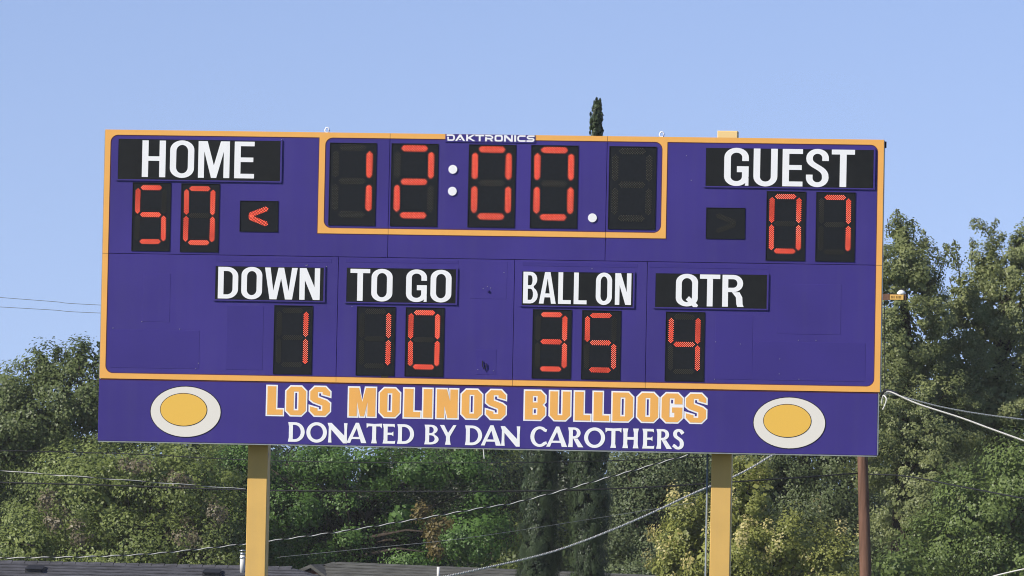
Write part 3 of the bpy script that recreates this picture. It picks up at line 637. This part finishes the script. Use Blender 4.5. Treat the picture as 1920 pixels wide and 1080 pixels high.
def tree(name, Y, blobs, leaf, mt, label, cat='tree', dens=1.0, nper=110, rc=(.25, .55), trunk=None, group='trees beyond the houses', kind='broad', blossom=None, dead=None, core=True, depth=None, sprigs=()):
    """blobs: ellipses (cx,cy,rx,ry) in photo pixels at depth Y"""
    k = pxm(Y); B = []; nper = int(nper*1.9); leaf = leaf*.70
    for cx, cy, rx, ry in blobs:
        c = at(cx, cy, Y); B.append((np.array(c), np.array((rx/k, (rx/k if depth == 'r' else min(max(rx, ry*.6)/k, 2.6)), ry/k))))
    base = at(trunk or np.mean([b[0] for b in blobs]), 1000, Y); root = thing(name, (base.x, base.y, 0), label, cat, group)
    P = []; O = []; ytip_ = min(b[1]-b[3] for b in blobs)
    for bi, (c, r) in enumerate(B):
        nper_ = nper; a = 4*math.pi*((r[0]*r[2])**1.6/3+(r[0]*r[1])**1.6/3+(r[1]*r[2])**1.6/3)**(1/1.6)
        n = int(a*dens*3.6)+4
        d = RNG.normal(size=(n, 3)); d /= np.linalg.norm(d, axis=1)[:, None]
        q = np.where(RNG.uniform(size=n) < .78, RNG.uniform(.80, 1.02, n), RNG.uniform(.35, .8, n))
        keep = (d[:, 1] < .25) | (RNG.uniform(size=n) < .4)
        p = c+d*q[:, None]*r
        for bj, (c2, r2) in enumerate(B):
            if bj != bi: keep &= ((((p-c2)/r2)**2).sum(1) > .5)
        P.append(p[keep]); O.append(d[keep])
    P = np.concatenate(P); O = np.concatenate(O)
    ok = P[:, 2] > .4; P = P[ok]; O = O[ok]
    rad = RNG.uniform(*rc, len(P)); base_np = np.array((base.x, base.y, 0))
    TRI[0] += len(P)*nper*2
    if kind == 'cypress':
        rad = rad*np.clip((np.array(at(0, ytip_, Y))[2]-P[:, 2])/2.0, .35, 1.0)
        leaves_mesh('crown', P-base_np, rad, nper, leaf, mt, root, O, elong=2.0, up=.1, aspect=.45, wn=(.35, 1.5, .22))
    else: leaves_mesh('crown', P-base_np, rad, nper, leaf, mt, root, O, flat=.75)
    if core:                                   # the older leaves and twigs deep in the crown
        Q = []; OO = []; QR = []
        for c, r in B:
            n = int(r[0]*r[1]*r[2]*22)+(6 if kind != 'cypress' else 12)
            d = RNG.normal(size=(n, 3)); d /= np.linalg.norm(d, axis=1)[:, None]
            Q.append(c+d*(RNG.uniform(0, .45, n)**.5)[:, None]*r); OO.append(d); QR.append(np.full(n, min(.4, r[0]*.45)))
        Q = np.concatenate(Q); OO = np.concatenate(OO); ok = Q[:, 2] > .4; Q = Q[ok]; OO = OO[ok]; QR = np.concatenate(QR)[ok]
        TRI[0] += len(Q)*46*2
        leaves_mesh('inner_foliage', Q-base_np, QR, 40, .13 if kind != 'cypress' else .09, mt, root, OO, aspect=.8)
    if blossom:
        idx = RNG.choice(len(P), int(len(P)*.5)); pp = P[idx]+O[idx]*rad[idx][:, None]*.7+np.array((0, 0, .12)); TRI[0] += len(pp)*60
        leaves_mesh('blossom', pp-base_np, np.full(len(pp), .15), 34, .055, blossom, root, O[idx], elong=1.4, aspect=.8)
    if dead:
        mt2, bl = dead; pp = []; od = []
        for cx, cy, rx, ry in bl:
            c = np.array(at(cx, cy, Y-3.0)); d = RNG.normal(size=(9, 3)); d /= np.linalg.norm(d, axis=1)[:, None]; pp.append(c+d*np.array((rx/k, .25, ry/k))*.7); od.append(d)
        pp = np.concatenate(pp); leaves_mesh('dead_foliage', pp-base_np, np.full(len(pp), .17), 34, .07, mt2, root, np.concatenate(od))
    tw = []
    for line in sprigs:                        # thin leafy twigs standing out of the crown
        q = [np.array(at(x, y, Y)) for x, y in line]; cs = []; n = 0
        for a_, b_ in zip(q[:-1], q[1:]):
            m_ = max(3, int(np.linalg.norm(b_-a_)/.07)); cs += [a_+(b_-a_)*t_/m_+RNG.normal(size=3)*.035 for t_ in range(m_)]
        cs = np.array(cs); leaves_mesh('sprig', cs-base_np, np.linspace(.20, .07, len(cs)), 30, leaf*.9, mt, root, RNG.normal(size=cs.shape)*.3); bpy.context.scene.collection.objects[-1]['kind'] = 'stuff'; tw.append([Vector(v_-base_np) for v_ in q])
    # trunk and limbs
    ctr = np.mean([b[0] for b in B], 0)-base_np; hz = ctr[2]; hi = max(B, key=lambda q_: q_[0][2]); hc = hi[0]-base_np; topz = max(hc[2]+hi[1][2]*.3, hz+.3)
    b = MB(); wr = .09+.012*topz if kind != 'cypress' else .055
    bend = [(0, 0, -.15), (RNG.uniform(-.1, .1), 0, hz*.35), (ctr[0]*.5, 0, hz*.7), (ctr[0]*.8, .05, hz), (hc[0], 0, topz)]
    b.tube(bend, [wr*1.25, wr, wr*.8, wr*.6, wr*.12], 8)
    if kind != 'cypress':
        for i in RNG.choice(len(P), min(16, len(P))):
            e = Vector(P[i]-base_np); s0 = Vector(bend[2]).lerp(Vector(bend[3]), float(RNG.uniform(0, 1)))
            if e.z < s0.z: s0.z = max(e.z-.3, .5)
            m_ = s0.lerp(e, .5)+Vector((0, 0, .15)); b.tube([s0, m_, e], [wr*.3, wr*.16, wr*.05], 5)
    for q in tw: b.tube(q, [.014]+[.008]*(len(q)-1), 5)
    b.build('trunk', M['bark'], root, True)
    return root

LM = dict(
    dark=leafmat('leaf_dark_olive', (.070, .105, .030), (.19, .235, .078), .35),
    light=leafmat('leaf_light_green', (.125, .17, .040), (.335, .395, .125), .42),
    mid=leafmat('leaf_mid_green', (.060, .130, .026), (.165, .29, .068), .4),
    yellow=leafmat('leaf_yellow_green', (.15, .20, .045), (.36, .41, .13), .42),
    cyp=leafmat('cypress_scale_leaf', (.020, .036, .014), (.072, .104, .038), .10),
    grey=leafmat('leaf_grey_green', (.080, .115, .047), (.23, .28, .125), .4),
    grey2=leafmat('leaf_olive_green', (.15, .185, .065), (.38, .415, .17), .45),
    gold=leafmat('leaf_golden', (.185, .215, .048), (.44, .455, .13), .45),
    fresh=leafmat('leaf_fresh_green', (.10, .15, .038), (.26, .34, .10), .42),
    blossom=leafmat('pale_yellow_blossom', (.50, .43, .15), (.74, .66, .32), .4),
    gap_shade=leafmat('gap_shade_leaf', (.020, .034, .014), (.055, .075, .030), .15),  # leaf colour kept very dark to paint shade between the crowns
    dry=leafmat('dry_twig_leaf', (.12, .10, .06), (.27, .23, .14), .3),
    dead=leafmat('dead_brown_leaf', (.12, .092, .03), (.26, .205, .07), .3),
)
tree('broadleaf_tree', 62, [(60, 800, 130, 130), (180, 760, 120, 110), (-60, 850, 130, 140), (88, 698, 42, 46), (150, 680, 38, 36), (215, 690, 40, 50), (180, 950, 170, 130), (20, 740, 50, 45)], .105, LM['dark'],
     'dark olive tree at the left edge rising above the scoreboard sign', trunk=120, dens=.9, nper=95,
     sprigs=[[(146, 700), (130, 672), (121, 656)], [(100, 705), (76, 668), (60, 652)], [(112, 700), (108, 660), (106, 650)], [(150, 672), (158, 652), (150, 645)], [(175, 700), (186, 660), (188, 640)], [(60, 720), (48, 690), (42, 676)], [(15, 740), (8, 712)], [(25, 730), (30, 705)]])
tree('broadleaf_tree', 57, [(180, 930, 140, 110), (330, 910, 130, 90), (60, 1020, 100, 90), (260, 1040, 150, 100), (400, 1010, 90, 110)], .10, LM['light'],
     'pale yellow-green tree above the grey roof, left of the left post, dry patches in it', trunk=300, dens=.95, nper=80, rc=(.2, .5),
     dead=(LM['dry'], [(110, 975, 26, 34), (90, 940, 20, 24), (255, 872, 40, 14), (330, 905, 34, 20), (350, 1000, 40, 34), (405, 960, 22, 30), (150, 1000, 20, 26)]))
tree('broadleaf_tree', 59, [(470, 885, 85, 55), (425, 950, 60, 60), (610, 875, 85, 48), (560, 955, 75, 50), (705, 880, 62, 42), (790, 880, 52, 40), (500, 1025, 90, 50), (655, 1010, 42, 28), (748, 965, 44, 36), (868, 868, 48, 38), (885, 1010, 85, 60), (610, 1045, 60, 30), (780, 1055, 60, 24), (650, 945, 36, 26), (905, 930, 30, 30)], .085, LM['mid'],
     'deep green tree in the middle, with one dead brown branch', trunk=650, dens=.8, nper=120, dead=(LM['dead'], [(800, 975, 26, 22), (812, 1005, 16, 24), (793, 958, 16, 10), (825, 985, 20, 14), (818, 1030, 10, 16)]))
tree('gap_shade_tree', 61.5, [(560, 950, 180, 120), (740, 950, 170, 125), (890, 920, 110, 120), (1050, 900, 75, 120), (640, 1060, 240, 70), (440, 900, 80, 90)], .085, LM['gap_shade'],
     'added very dark tree, its colour painting the shade in the gaps behind the deep green tree', trunk=760, dens=.8, nper=110)  # added behind the lobes; dark leaves stand in for shaded gaps
tree('broadleaf_tree', 66, [(930, 870, 60, 90), (950, 980, 60, 110), (880, 830, 60, 50)], .09, LM['yellow'],
     'yellow-green tree just left of the two cypresses', trunk=930, dens=1.0, nper=90)
for bx, by, br, w_ in ((-40, 930, 210, 'far left'), (420, 900, 240, 'left'), (900, 930, 240, 'middle'), (1330, 920, 230, 'right'), (1800, 900, 250, 'far right')):
    tree('broadleaf_tree', 78, [(bx, by, br, 150), (bx+60, by+130, br, 120), (bx-90, by+60, br*.6, 110)], .17, LM['dark'],
         {'far left': 'dark tree far behind the left edge trees', 'left': 'dark tree far behind the pale green tree', 'middle': 'dark tree far behind the cypresses',
          'right': 'dark tree far behind the flowering tree', 'far right': 'dark tree far behind the right edge trees'}[w_], dens=.4, nper=90, rc=(.5, .9), trunk=bx, group='dark trees of the back row')
def cyp(cx, w, ytop, Y, label):
    bl = []; y = 1230
    while y > ytop+24:
        u = (y-ytop)/560; f = min(1, .34+.72*u**.9); ry = max(22, 70*f)
        bl.append((cx+(1150-y)*.0201+RNG.uniform(-2, 2)*f, y, max(2, w/2*f*RNG.uniform(.93, 1.06)-7), ry)); y -= ry*.72
    bl.append((cx+(1150-ytop)*.0201+1, ytop+22, 9, 17))
    tree('cypress_tree', Y, bl, .056, LM['cyp'], label, dens=12, nper=80, rc=(.04, .11), kind='cypress', trunk=cx, group='tall cypress trees', core=True, depth='r')
cyp(1008, 92, 300, 46, 'left one of the two tall narrow cypresses, top hidden by the scoreboard')
cyp(1100, 94, 178, 46, 'right one of the two tall narrow cypresses, its tip above the scoreboard')
tree('broadleaf_tree', 60, [(1175, 885, 52, 50), (1265, 870, 62, 42), (1215, 955, 60, 48), (1160, 1010, 50, 60), (1305, 925, 42, 46), (1240, 1030, 56, 46), (1300, 1005, 50, 50), (1200, 1085, 90, 50), (1330, 860, 50, 40), (1230, 900, 80, 80), (1180, 985, 60, 80), (1160, 930, 36, 40)], .085, LM['grey'],
     'grey-green tree between the right cypress and the right post', trunk=1210, dens=.95, nper=100)
tree('flowering_tree', 44.5, [(1300, 1000, 62, 75), (1400, 950, 70, 80), (1380, 1040, 110, 80), (1480, 1030, 85, 75), (1560, 1060, 60, 60), (1280, 1070, 60, 60), (1405, 890, 34, 26)], .075, LM['gold'],
     'yellow-tipped flowering tree behind the right post', trunk=1400, dens=1.5, nper=110, rc=(.16, .34), blossom=LM['blossom'])
tree('broadleaf_tree', 63, [(1450, 900, 100, 90), (1540, 960, 110, 110), (1560, 860, 90, 80), (1480, 820, 90, 70), (1650, 1020, 100, 100)], .095, LM['grey'],
     'grey-green tree left of the wooden pole, under the sign', trunk=1520, dens=.9, nper=95)
tree('broadleaf_tree', 60, [(1680, 640, 85, 150), (1650, 780, 110, 140), (1697, 510, 50, 65), (1688, 445, 20, 36), (1720, 520, 48, 70), (1640, 520, 60, 90), (1740, 800, 110, 120), (1735, 930, 120, 120), (1748, 600, 30, 60)], .09, LM['grey2'],
     'pointed olive-green tree right beside the scoreboard, behind the crossarm', trunk=1690, dens=1.7, nper=95, rc=(.12, .32),
     sprigs=[[(1690, 450), (1684, 412), (1681, 391)], [(1728, 480), (1738, 450), (1733, 432)], [(1712, 450), (1716, 420), (1708, 412)], [(1748, 510), (1762, 488), (1757, 462)], [(1668, 440), (1664, 410)], [(1742, 560), (1768, 500), (1776, 470)], [(1700, 440), (1702, 415)]])
tree('broadleaf_tree', 62, [(1850, 620, 80, 130), (1800, 720, 90, 120), (1770, 660, 45, 70), (1815, 545, 24, 40), (1850, 510, 30, 64), (1928, 505, 28, 70), (1900, 500, 30, 60), (1925, 470, 28, 50), (1950, 600, 90, 140), (1870, 760, 120, 130), (1980, 800, 120, 160), (1800, 590, 30, 40)], .09, LM['grey2'],
     'loose feathery tree at the right edge with sprigs above its crown', trunk=1880, dens=1.7, nper=95, rc=(.12, .32),
     sprigs=[[(1858, 520), (1862, 460), (1866, 408)], [(1862, 450), (1842, 425), (1826, 408)], [(1850, 432), (1830, 424), (1820, 424)], [(1866, 470), (1876, 440), (1882, 450)], [(1805, 560), (1795, 480), (1788, 448)], [(1795, 500), (1778, 465), (1772, 460)], [(1822, 500), (1824, 460), (1822, 448)], [(1874, 540), (1878, 480)], [(1912, 490), (1914, 450), (1908, 430)], [(1905, 470), (1894, 462)], [(1790, 560), (1780, 520)], [(1925, 450), (1920, 425)]])
tree('broadleaf_tree', 55, [(1850, 960, 100, 90), (1930, 900, 90, 90), (1780, 1030, 80, 70), (1900, 1050, 110, 70), (1700, 1060, 60, 50)], .10, LM['fresh'],
     'brighter green low tree in the bottom right corner', trunk=1860, dens=.95, nper=85)
print('leaf triangles', TRI[0])

# ------------------------------------------------------------------ haze in the air between the field and the trees
hz = MB().box(-140, 140, -58, 150, -1, 19).build('haze', None)
hm = bpy.data.materials.new('haze_air'); hm.use_nodes = True; hm.node_tree.nodes.clear()
ho = hm.node_tree.nodes.new('ShaderNodeOutputMaterial'); hv = hm.node_tree.nodes.new('ShaderNodeVolumePrincipled')
hv.inputs['Color'].default_value = (.93, .94, .93, 1); hv.inputs['Density'].default_value = .0003
hm.node_tree.links.new(hv.outputs[0], ho.inputs['Volume']); hz.data.materials.clear(); hz.data.materials.append(hm)
tagit(hz, kind='stuff', label='thin pale summer haze between the field and the trees', cat='haze')

# ------------------------------------------------------------------ houses
def house(label, A, Bp, half, drop, roof_m, hipR, gableL):
    """ridge from A to Bp; roof falls `drop` over `half` metres to both sides"""
    A = Vector(A); Bp = Vector(Bp); base = (A+Bp)/2; base.z = 0
    root = thing('house', base, label, 'house', 'houses behind the scoreboard')
    a = A-base; b = Bp-base; d = (b-a); d.z = 0; d.normalize(); n = Vector((-d.y, d.x, 0))
    ez = a.z-drop; ea = a-d*(.0 if gableL else half); eb = b+d*(half if hipR else .4)
    F0 = Vector((ea.x, ea.y, ez))-n*half; F1 = Vector((eb.x, eb.y, ez))-n*half; K0 = Vector((ea.x, ea.y, ez))+n*half; K1 = Vector((eb.x, eb.y, ez))+n*half
    rf = MB(); th = Vector((0, 0, -.10)); R0 = a.copy(); R1 = b.copy()
    if not hipR: R1 = Vector((eb.x, eb.y, b.z))
    # front and back slopes in courses, so that the shingle rows have real steps
    def slope(f0, f1, r0, r1, nc=22):
        up = (r0-f0).cross(f1-f0).normalized(); up = up if up.z > 0 else -up
        for i in range(nc):
            t0, t1 = i/nc, (i+1)/nc
            p0, p1, q0, q1 = f0.lerp(r0, t0), f1.lerp(r1, t0), f0.lerp(r0, t1), f1.lerp(r1, t1)
            rf.add([p0+up*.03, p1+up*.03, q1+up*.012, q0+up*.012, p0, p1], [(0, 1, 2, 3), (4, 5, 1, 0)])
    slope(F0, F1, R0, R1); slope(K0, K1, R0, R1)
    if hipR: rf.add([F1, K1, R1+Vector((0, 0, .02))], [(0, 1, 2)])
    if not gableL: rf.add([F0, K0, R0+Vector((0, 0, .02))], [(0, 2, 1)])
    rf.add([F0+th*.3, F1+th*.3, K1+th*.3, K0+th*.3], [(0, 1, 2, 3)])
    rf.build('roof', roof_m, root)
    m = .5; w = MB(); c0 = F0+n*m+d*m; c1 = F1+n*m-d*m; c2 = K1-n*m-d*m; c3 = K0-n*m+d*m; top = ez-.05
    cs = [c0, c1, c2, c3]; w.add([Vector((c.x, c.y, 0)) for c in cs]+[Vector((c.x, c.y, top)) for c in cs], [(0, 1, 5, 4), (1, 2, 6, 5), (2, 3, 7, 6), (3, 0, 4, 7)])
    w.build('wall', M['wall'], root)
    if gableL:
        gb = MB(); o = d*.25; gb.add([F0+n*.3+o, K0-n*.3+o, R0+o-Vector((0, 0, .1))], [(0, 2, 1)]); gb.build('gable', M['brown'], root)
        for s_, P0 in ((-1, F0), (1, K0)):
            fb = MB(); p0 = P0; p1 = R0; fb.add([p0-d*.03, p1-d*.03, p1-d*.03-Vector((0, 0, .16)), p0-d*.03-Vector((0, 0, .16)), p0, p1, p1-Vector((0, 0, .16)), p0-Vector((0, 0, .16))], [(0, 1, 2, 3), (4, 7, 6, 5), (0, 4, 5, 1), (3, 2, 6, 7)]); fb.build('bargeboard', M['brown'], root)
    for t in (.25, .6):                                     # front windows
        p = c0.lerp(c1, t)-n*.02; p.z = 0; u = d*.6
        fr = MB(); fr.add([p-u+Vector((0, 0, .9)), p+u+Vector((0, 0, .9)), p+u+Vector((0, 0, 2.0)), p-u+Vector((0, 0, 2.0))], [(0, 1, 2, 3)])
        wo = fr.build('window', M['trim'], root); p2 = p-n*.02; u = d*.53
        gl = MB(); gl.add([p2-u+Vector((0, 0, .97)), p2+u+Vector((0, 0, .97)), p2+u+Vector((0, 0, 1.93)), p2-u+Vector((0, 0, 1.93))], [(0, 1, 2, 3)]); gl.build('pane', M['glass'], wo)
    return root, base, d, n, R0, R1, F0, F1
A1 = at(-260, 1053, 49); B1 = at(548, 1062.5, 49); B1.z = A1.z = (A1.z+B1.z)/2
h1, base1, d1, n1, R0, R1, F0, F1 = house('house with the dark grey shingle roof and black vents, bottom left', A1, B1, 3.6, 1.15, M['roof_grey'], True, False)
def on_slope(px, py, Yr):         # a point on the front slope of the first house
    p = at(px, py, Yr); return p-base1
for px, py in ((66, 1071.5), (398, 1078)):
    for Yv in np.linspace(45, 49, 81):       # follow the line of sight to the roof
        q = at(px, py, float(Yv)); zr = A1.z-abs(49-q.y)*1.15/3.6
        if q.z <= zr+.02: break
    q = q-base1
    v = MB(); v.box(q.x-.17, q.x+.15, q.y-.15, q.y+.15, q.z-.05, q.z+.05); v.add([(q.x-.17, q.y-.2, q.z+.05), (q.x+.17, q.y-.2, q.z+.05), (q.x+.17, q.y+.2, q.z+.12), (q.x-.17, q.y+.2, q.z+.12)], [(0, 1, 2, 3)])
    v.build('roof_vent', M['cable'], h1)
fl = at(454.5, 1061, 48.7)-base1; k = pxm(48.7)
f = MB(); zt4 = (at(454.5, 1036, 48.7)-base1).z
f.tube([(fl.x, fl.y, fl.z-.15), (fl.x, fl.y, zt4-.05)], .048, 12); f.build('flue_pipe', M['trim'], h1, True)
f2 = MB(); f2.tube([(fl.x, fl.y, zt4-.05), (fl.x, fl.y, zt4)], .05, 12); f2.tube([(fl.x, fl.y, zt4+.03), (fl.x, fl.y, zt4+.055)], [.075, .03], 12); f2.tube([(fl.x, fl.y, zt4-.11), (fl.x, fl.y, zt4-.085)], .062, 12)
f2.build('flue_cap', M['steel'], h1, True)
for i in range(34):                                         # ridge caps
    p = R0.lerp(R1, (i+.5)/34); L = (R1-R0).length/34*.5-.004
    c = MB(); c.add([p-d1*L-n1*.13+Vector((0, 0, -.012)), p+d1*L-n1*.13+Vector((0, 0, -.012)), p+d1*L+Vector((0, 0, .05)), p-d1*L+Vector((0, 0, .04)), p+d1*L+n1*.13+Vector((0, 0, -.012)), p-d1*L+n1*.13+Vector((0, 0, -.012))], [(0, 1, 2, 3), (3, 2, 4, 5)])
    c.build('ridge_cap', M['roof_grey'], h1)

A2 = at(637, 1054.5, 51); B2 = at(1240, 1080, 49.0); A2.z = A2.z
h2, base2, d2, n2, R0, R1, F0, F1 = house('house with the weathered green-grey roof and brown gable, right of the left post', A2, B2, 3.4, 1.2, M['roof_green'], True, False)
# cross gable under the peak
pk = R0+Vector((0, 0, .02)); fw = -n2
for i in range(14):
    p = R0.lerp(F0+d2*1.2, (i+.5)/14); q = R0.lerp(F0+d2*1.2, (i+1.3)/14); sd = d2*.12
    c = MB(); up = Vector((0, 0, .055)); c.add([p-sd, p+up, q+up*1.2, q-sd, p+sd*1.4, q+sd*1.4], [(0, 1, 2, 3), (1, 4, 5, 2)])
    c.build('ridge_cap', M['roof_green'], h2)
gp = R0+Vector((0, 0, -.14))+fw*.7-d2*.25
gb = MB(); gb.add([gp-d2*1.5+Vector((0, 0, -.62)), gp+d2*.95+Vector((0, 0, -.62)), gp], [(0, 1, 2)]); gb.build('gable', M['brown'], h2)
rk = MB()
for s_ in (-1.65, 1.05):
    a = gp+fw*.12+Vector((0, 0, .10)); b_ = a+d2*s_+Vector((0, 0, -.69)); t_ = Vector((0, 0, -.07))
    rk.add([a, b_, b_+t_, a+t_, a-fw*.9, b_-fw*.9], [(0, 1, 2, 3), (0, 4, 5, 1)])
rk.build('bargeboard', M['roof_green'], h2)
v = at(822, 1072, 48.6)-base2; p = MB(); p.tube([(v.x, v.y, v.z-.2), (v.x, v.y, (at(822, 1063, 48.6)-base2).z)], .03, 10); p.build('vent_pipe', M['trim'], h2, True)

# ------------------------------------------------------------------ utility pole
PY = 42
pb = at(1623, 1080, PY); pt = at(1617.5, 860, PY); dv = (pt-pb); k = (at(1612, 535, PY).z-pb.z)/dv.z; ptop = pb+dv*k; pbot = pb-dv*(pb.z/dv.z)
pole = thing('utility_pole', (pbot.x, pbot.y, 0), 'brown wooden utility pole standing behind the scoreboard at its right end', 'utility pole')
o = Vector((pbot.x, pbot.y, 0)); KP = pxm(PY)
MB().tube([pbot-o-Vector((0, 0, .2)), pb-o, pt-o, ptop-o], [.128, 11.2/KP, 9.8/KP, .085], 14).build('pole_shaft', M['wood'], pole, True)
c0 = at(1575, 561, PY-.2)-o; c1 = at(1699, 557.5, PY-.2)-o; hh = .055
a = MB(); a.box(c0.x, c1.x, c0.y-.05, c0.y+.05, c1.z-hh, c1.z+hh); a.build('crossarm', M['wood'], pole)
t0 = at(1668.5, 557, PY-.26)-o; t1 = at(1694, 557, PY-.26)-o
tg = MB().box(t0.x, t1.x, t0.y-.012, t0.y, t0.z-.045, t0.z+.045).build('number_tag', M['tag'], pole)
mk = MB(); xx = t0.x+.02
for i in range(7):
    if i == 3: xx += .02
    mk.prism([rect(xx, t0.z-.022, xx+.014, t0.z+.022), rect(xx+.005, t0.z-.012+(i % 2)*.01, xx+.010, t0.z+.010)[::-1]], t0.y-.0145, t0.y-.0125); xx += .024
mk.build('tag_print', M['tagdark'], pole)
i0 = at(1690, 551.5, PY-.2)-o
ins = MB(); ins.tube([(i0.x, i0.y, c1.z+hh), (i0.x, i0.y, i0.z)], .012, 8); ins.tube([(i0.x, i0.y, i0.z-.01), (i0.x, i0.y, i0.z+.02), (i0.x, i0.y, i0.z+.055), (i0.x, i0.y, i0.z+.075)], [.075, .078, .055, .015], 12)
ins.build('insulator', M['white'], pole, True)
i1 = at(1692, 545, PY-.2)-o; MB().tube([(i1.x-.05, i1.y, i0.z+.085), (i1.x+.06, i1.y, i0.z+.08)], .014, 6).build('insulator_tie', M['cable'], pole)
rw = MB(); q0 = at(1659, 562, PY-.1)-o; q1 = at(1658, 600, PY-.1)-o; rw.tube([q0, q1, at(1659, 735, PY-.1)-o], .007, 6); rw.build('riser_cable', M['cable'], pole)

# ------------------------------------------------------------------ wires
def curve(pts, n=60):             # smooth run through points (Catmull-Rom)
    P = [Vector(p) for p in pts]; P = [P[0]*2-P[1]]+P+[P[-1]*2-P[-2]]; r = []
    m = max(2, n//(len(P)-3))
    for i in range(1, len(P)-2):
        a, b, c, d = P[i-1:i+3]
        for j in range(m):
            t = j/m; r.append(.5*((2*b)+(-a+c)*t+(2*a-5*b+4*c-d)*t*t+(-a+3*b-3*c+d)*t**3))
    r.append(P[-2]); return r
def wire(pts, r, m, label, group='wires crossing in front of the trees', name='overhead_wire'):
    p3 = curve([at(x, y, Y) for x, y, Y in pts]); o = p3[0].copy()
    w = MB(); w.tube([p-o for p in p3], r, 6); ob = w.build(name, m, None, True); ob.location = o
    return tagit(ob, label, 'wire', group)
def twisted(pts, r, pitch, label, group='wires crossing in front of the trees', n=400, mats=('bare', 'cable')):
    p3 = curve([at(x, y, Y) for x, y, Y in pts], n); o = p3[0].copy(); root = thing('twisted_service_wire', o, label, 'wire', group)
    s = [0]
    for i in range(1, len(p3)): s.append(s[-1]+(p3[i]-p3[i-1]).length)
    for ph, m, rr, nm in ((0, mats[0], r*1.0, 'bare_strand'), (math.pi, mats[1], r*1.15, 'insulated_strand')):
        q = []
        for i, p in enumerate(p3):
            d = (p3[min(i+1, len(p3)-1)]-p3[max(i-1, 0)]).normalized(); u = d.cross(Vector((0, 0, 1))).normalized(); v = u.cross(d)
            a = 2*math.pi*s[i]/pitch+ph; q.append(p-o+(u*math.cos(a)+v*math.sin(a))*r*.95)
        w = MB(); w.tube(q, rr, 6); w.build(nm, M[m], root, True)
    return root
wire([(-60, 553, 44), (95, 565, 44), (190, 572, 44), (700, 594, 44), (1560, 552, 42)], .0055, M['greywire'], 'upper of the two thin wires crossing the sky at the left', 'thin wires against the sky')
wire([(-60, 572, 44), (95, 581, 44), (190, 587, 44), (700, 606, 44), (1560, 560, 42)], .0055, M['greywire'], 'lower of the two thin wires crossing the sky at the left', 'thin wires against the sky')
wire([(-60, 843, 40), (240, 851, 40), (510, 864, 40), (900, 868, 40), (1250, 860, 41), (1618, 838, 42)], .009, M['cable'], 'thin black wire just below the scoreboard, highest of the level wires')
wire([(-60, 903, 40), (240, 911, 40), (520, 920, 40), (960, 921, 40), (1180, 915, 40.5), (1400, 902, 41), (1612, 887, 42)], .015, M['cable'], 'thick black wire sagging level behind both posts up to the wooden pole')
wire([(1628, 889, 42), (1700, 893, 41), (1800, 912, 38), (1980, 946, 33)], .013, M['cable'], 'black wire going right from the wooden pole')
twisted([(-60, 876, 38), (60, 887, 38), (180, 896, 38), (470, 918, 39)], .0065, .9, 'faint pale wire at the left crossing above the thick black wire')
twisted([(-60, 1047, 36), (60, 1045.5, 36), (190, 1043, 36.2), (300, 1037, 36.5), (450, 1021, 37), (600, 1002, 37.4), (700, 987, 37.8), (900, 953, 38.5), (1000, 934, 39), (1290, 853, 40)], .0080, .40, 'long white-dashed twisted wire rising rightward from above the grey roof', n=1400)
twisted([(800, 1088, 30), (900, 1067, 31), (1040, 1033, 32.5), (1180, 980, 34), (1300, 925, 36), (1385, 889, 38), (1445, 855, 39), (1500, 820, 40)], .0092, .12, 'thick white twisted cable rising steeply behind the right post', n=1600, mats=('bare', 'silver'))
wire([(520, 1045, 37), (700, 1027, 37), (880, 1008, 37), (1160, 965, 38), (1300, 942, 38)], .0045, M['greywire'], 'very thin dark wire low in front of the deep green tree')
twisted([(1661, 741, 41.6), (1669, 735, 41), (1720, 757, 38), (1800, 783, 34), (1860, 805, 31), (1960, 841, 27)], .0082, .13, 'white twisted cable leaving the right end of the scoreboard', n=1200, mats=('bare', 'silver'))
twisted([(1659, 743, 41.8), (1668, 738, 41.2), (1760, 762, 38), (1850, 778, 35), (1980, 794, 31)], .0078, .22, 'grey twisted cable above the white one at the right edge', n=1200, mats=('steel', 'greywire'))
wire([(1840, 1088, 30), (1880, 1076, 29.5), (1980, 1054, 28)], .012, M['bare'], 'pale wire in the bottom right corner')
wire([(1653, 757, 41.8), (1656, 742, 41.7), (1662, 748, 41.6), (1659, 760, 41.6), (1655, 768, 41.6)], .013, M['bare'], 'short white drip loop hanging beside the scoreboard edge')
wire([(1652, 742, 41.9), (1660, 732, 41.6), (1672, 734, 41.2), (1684, 740, 40.6)], .024, M['cable'], 'black cable splice at the scoreboard edge')
wire([(905.5, 835, 38), (908, 860, 38)], .010, M['bare'], 'short pale upright wire right below the sign')
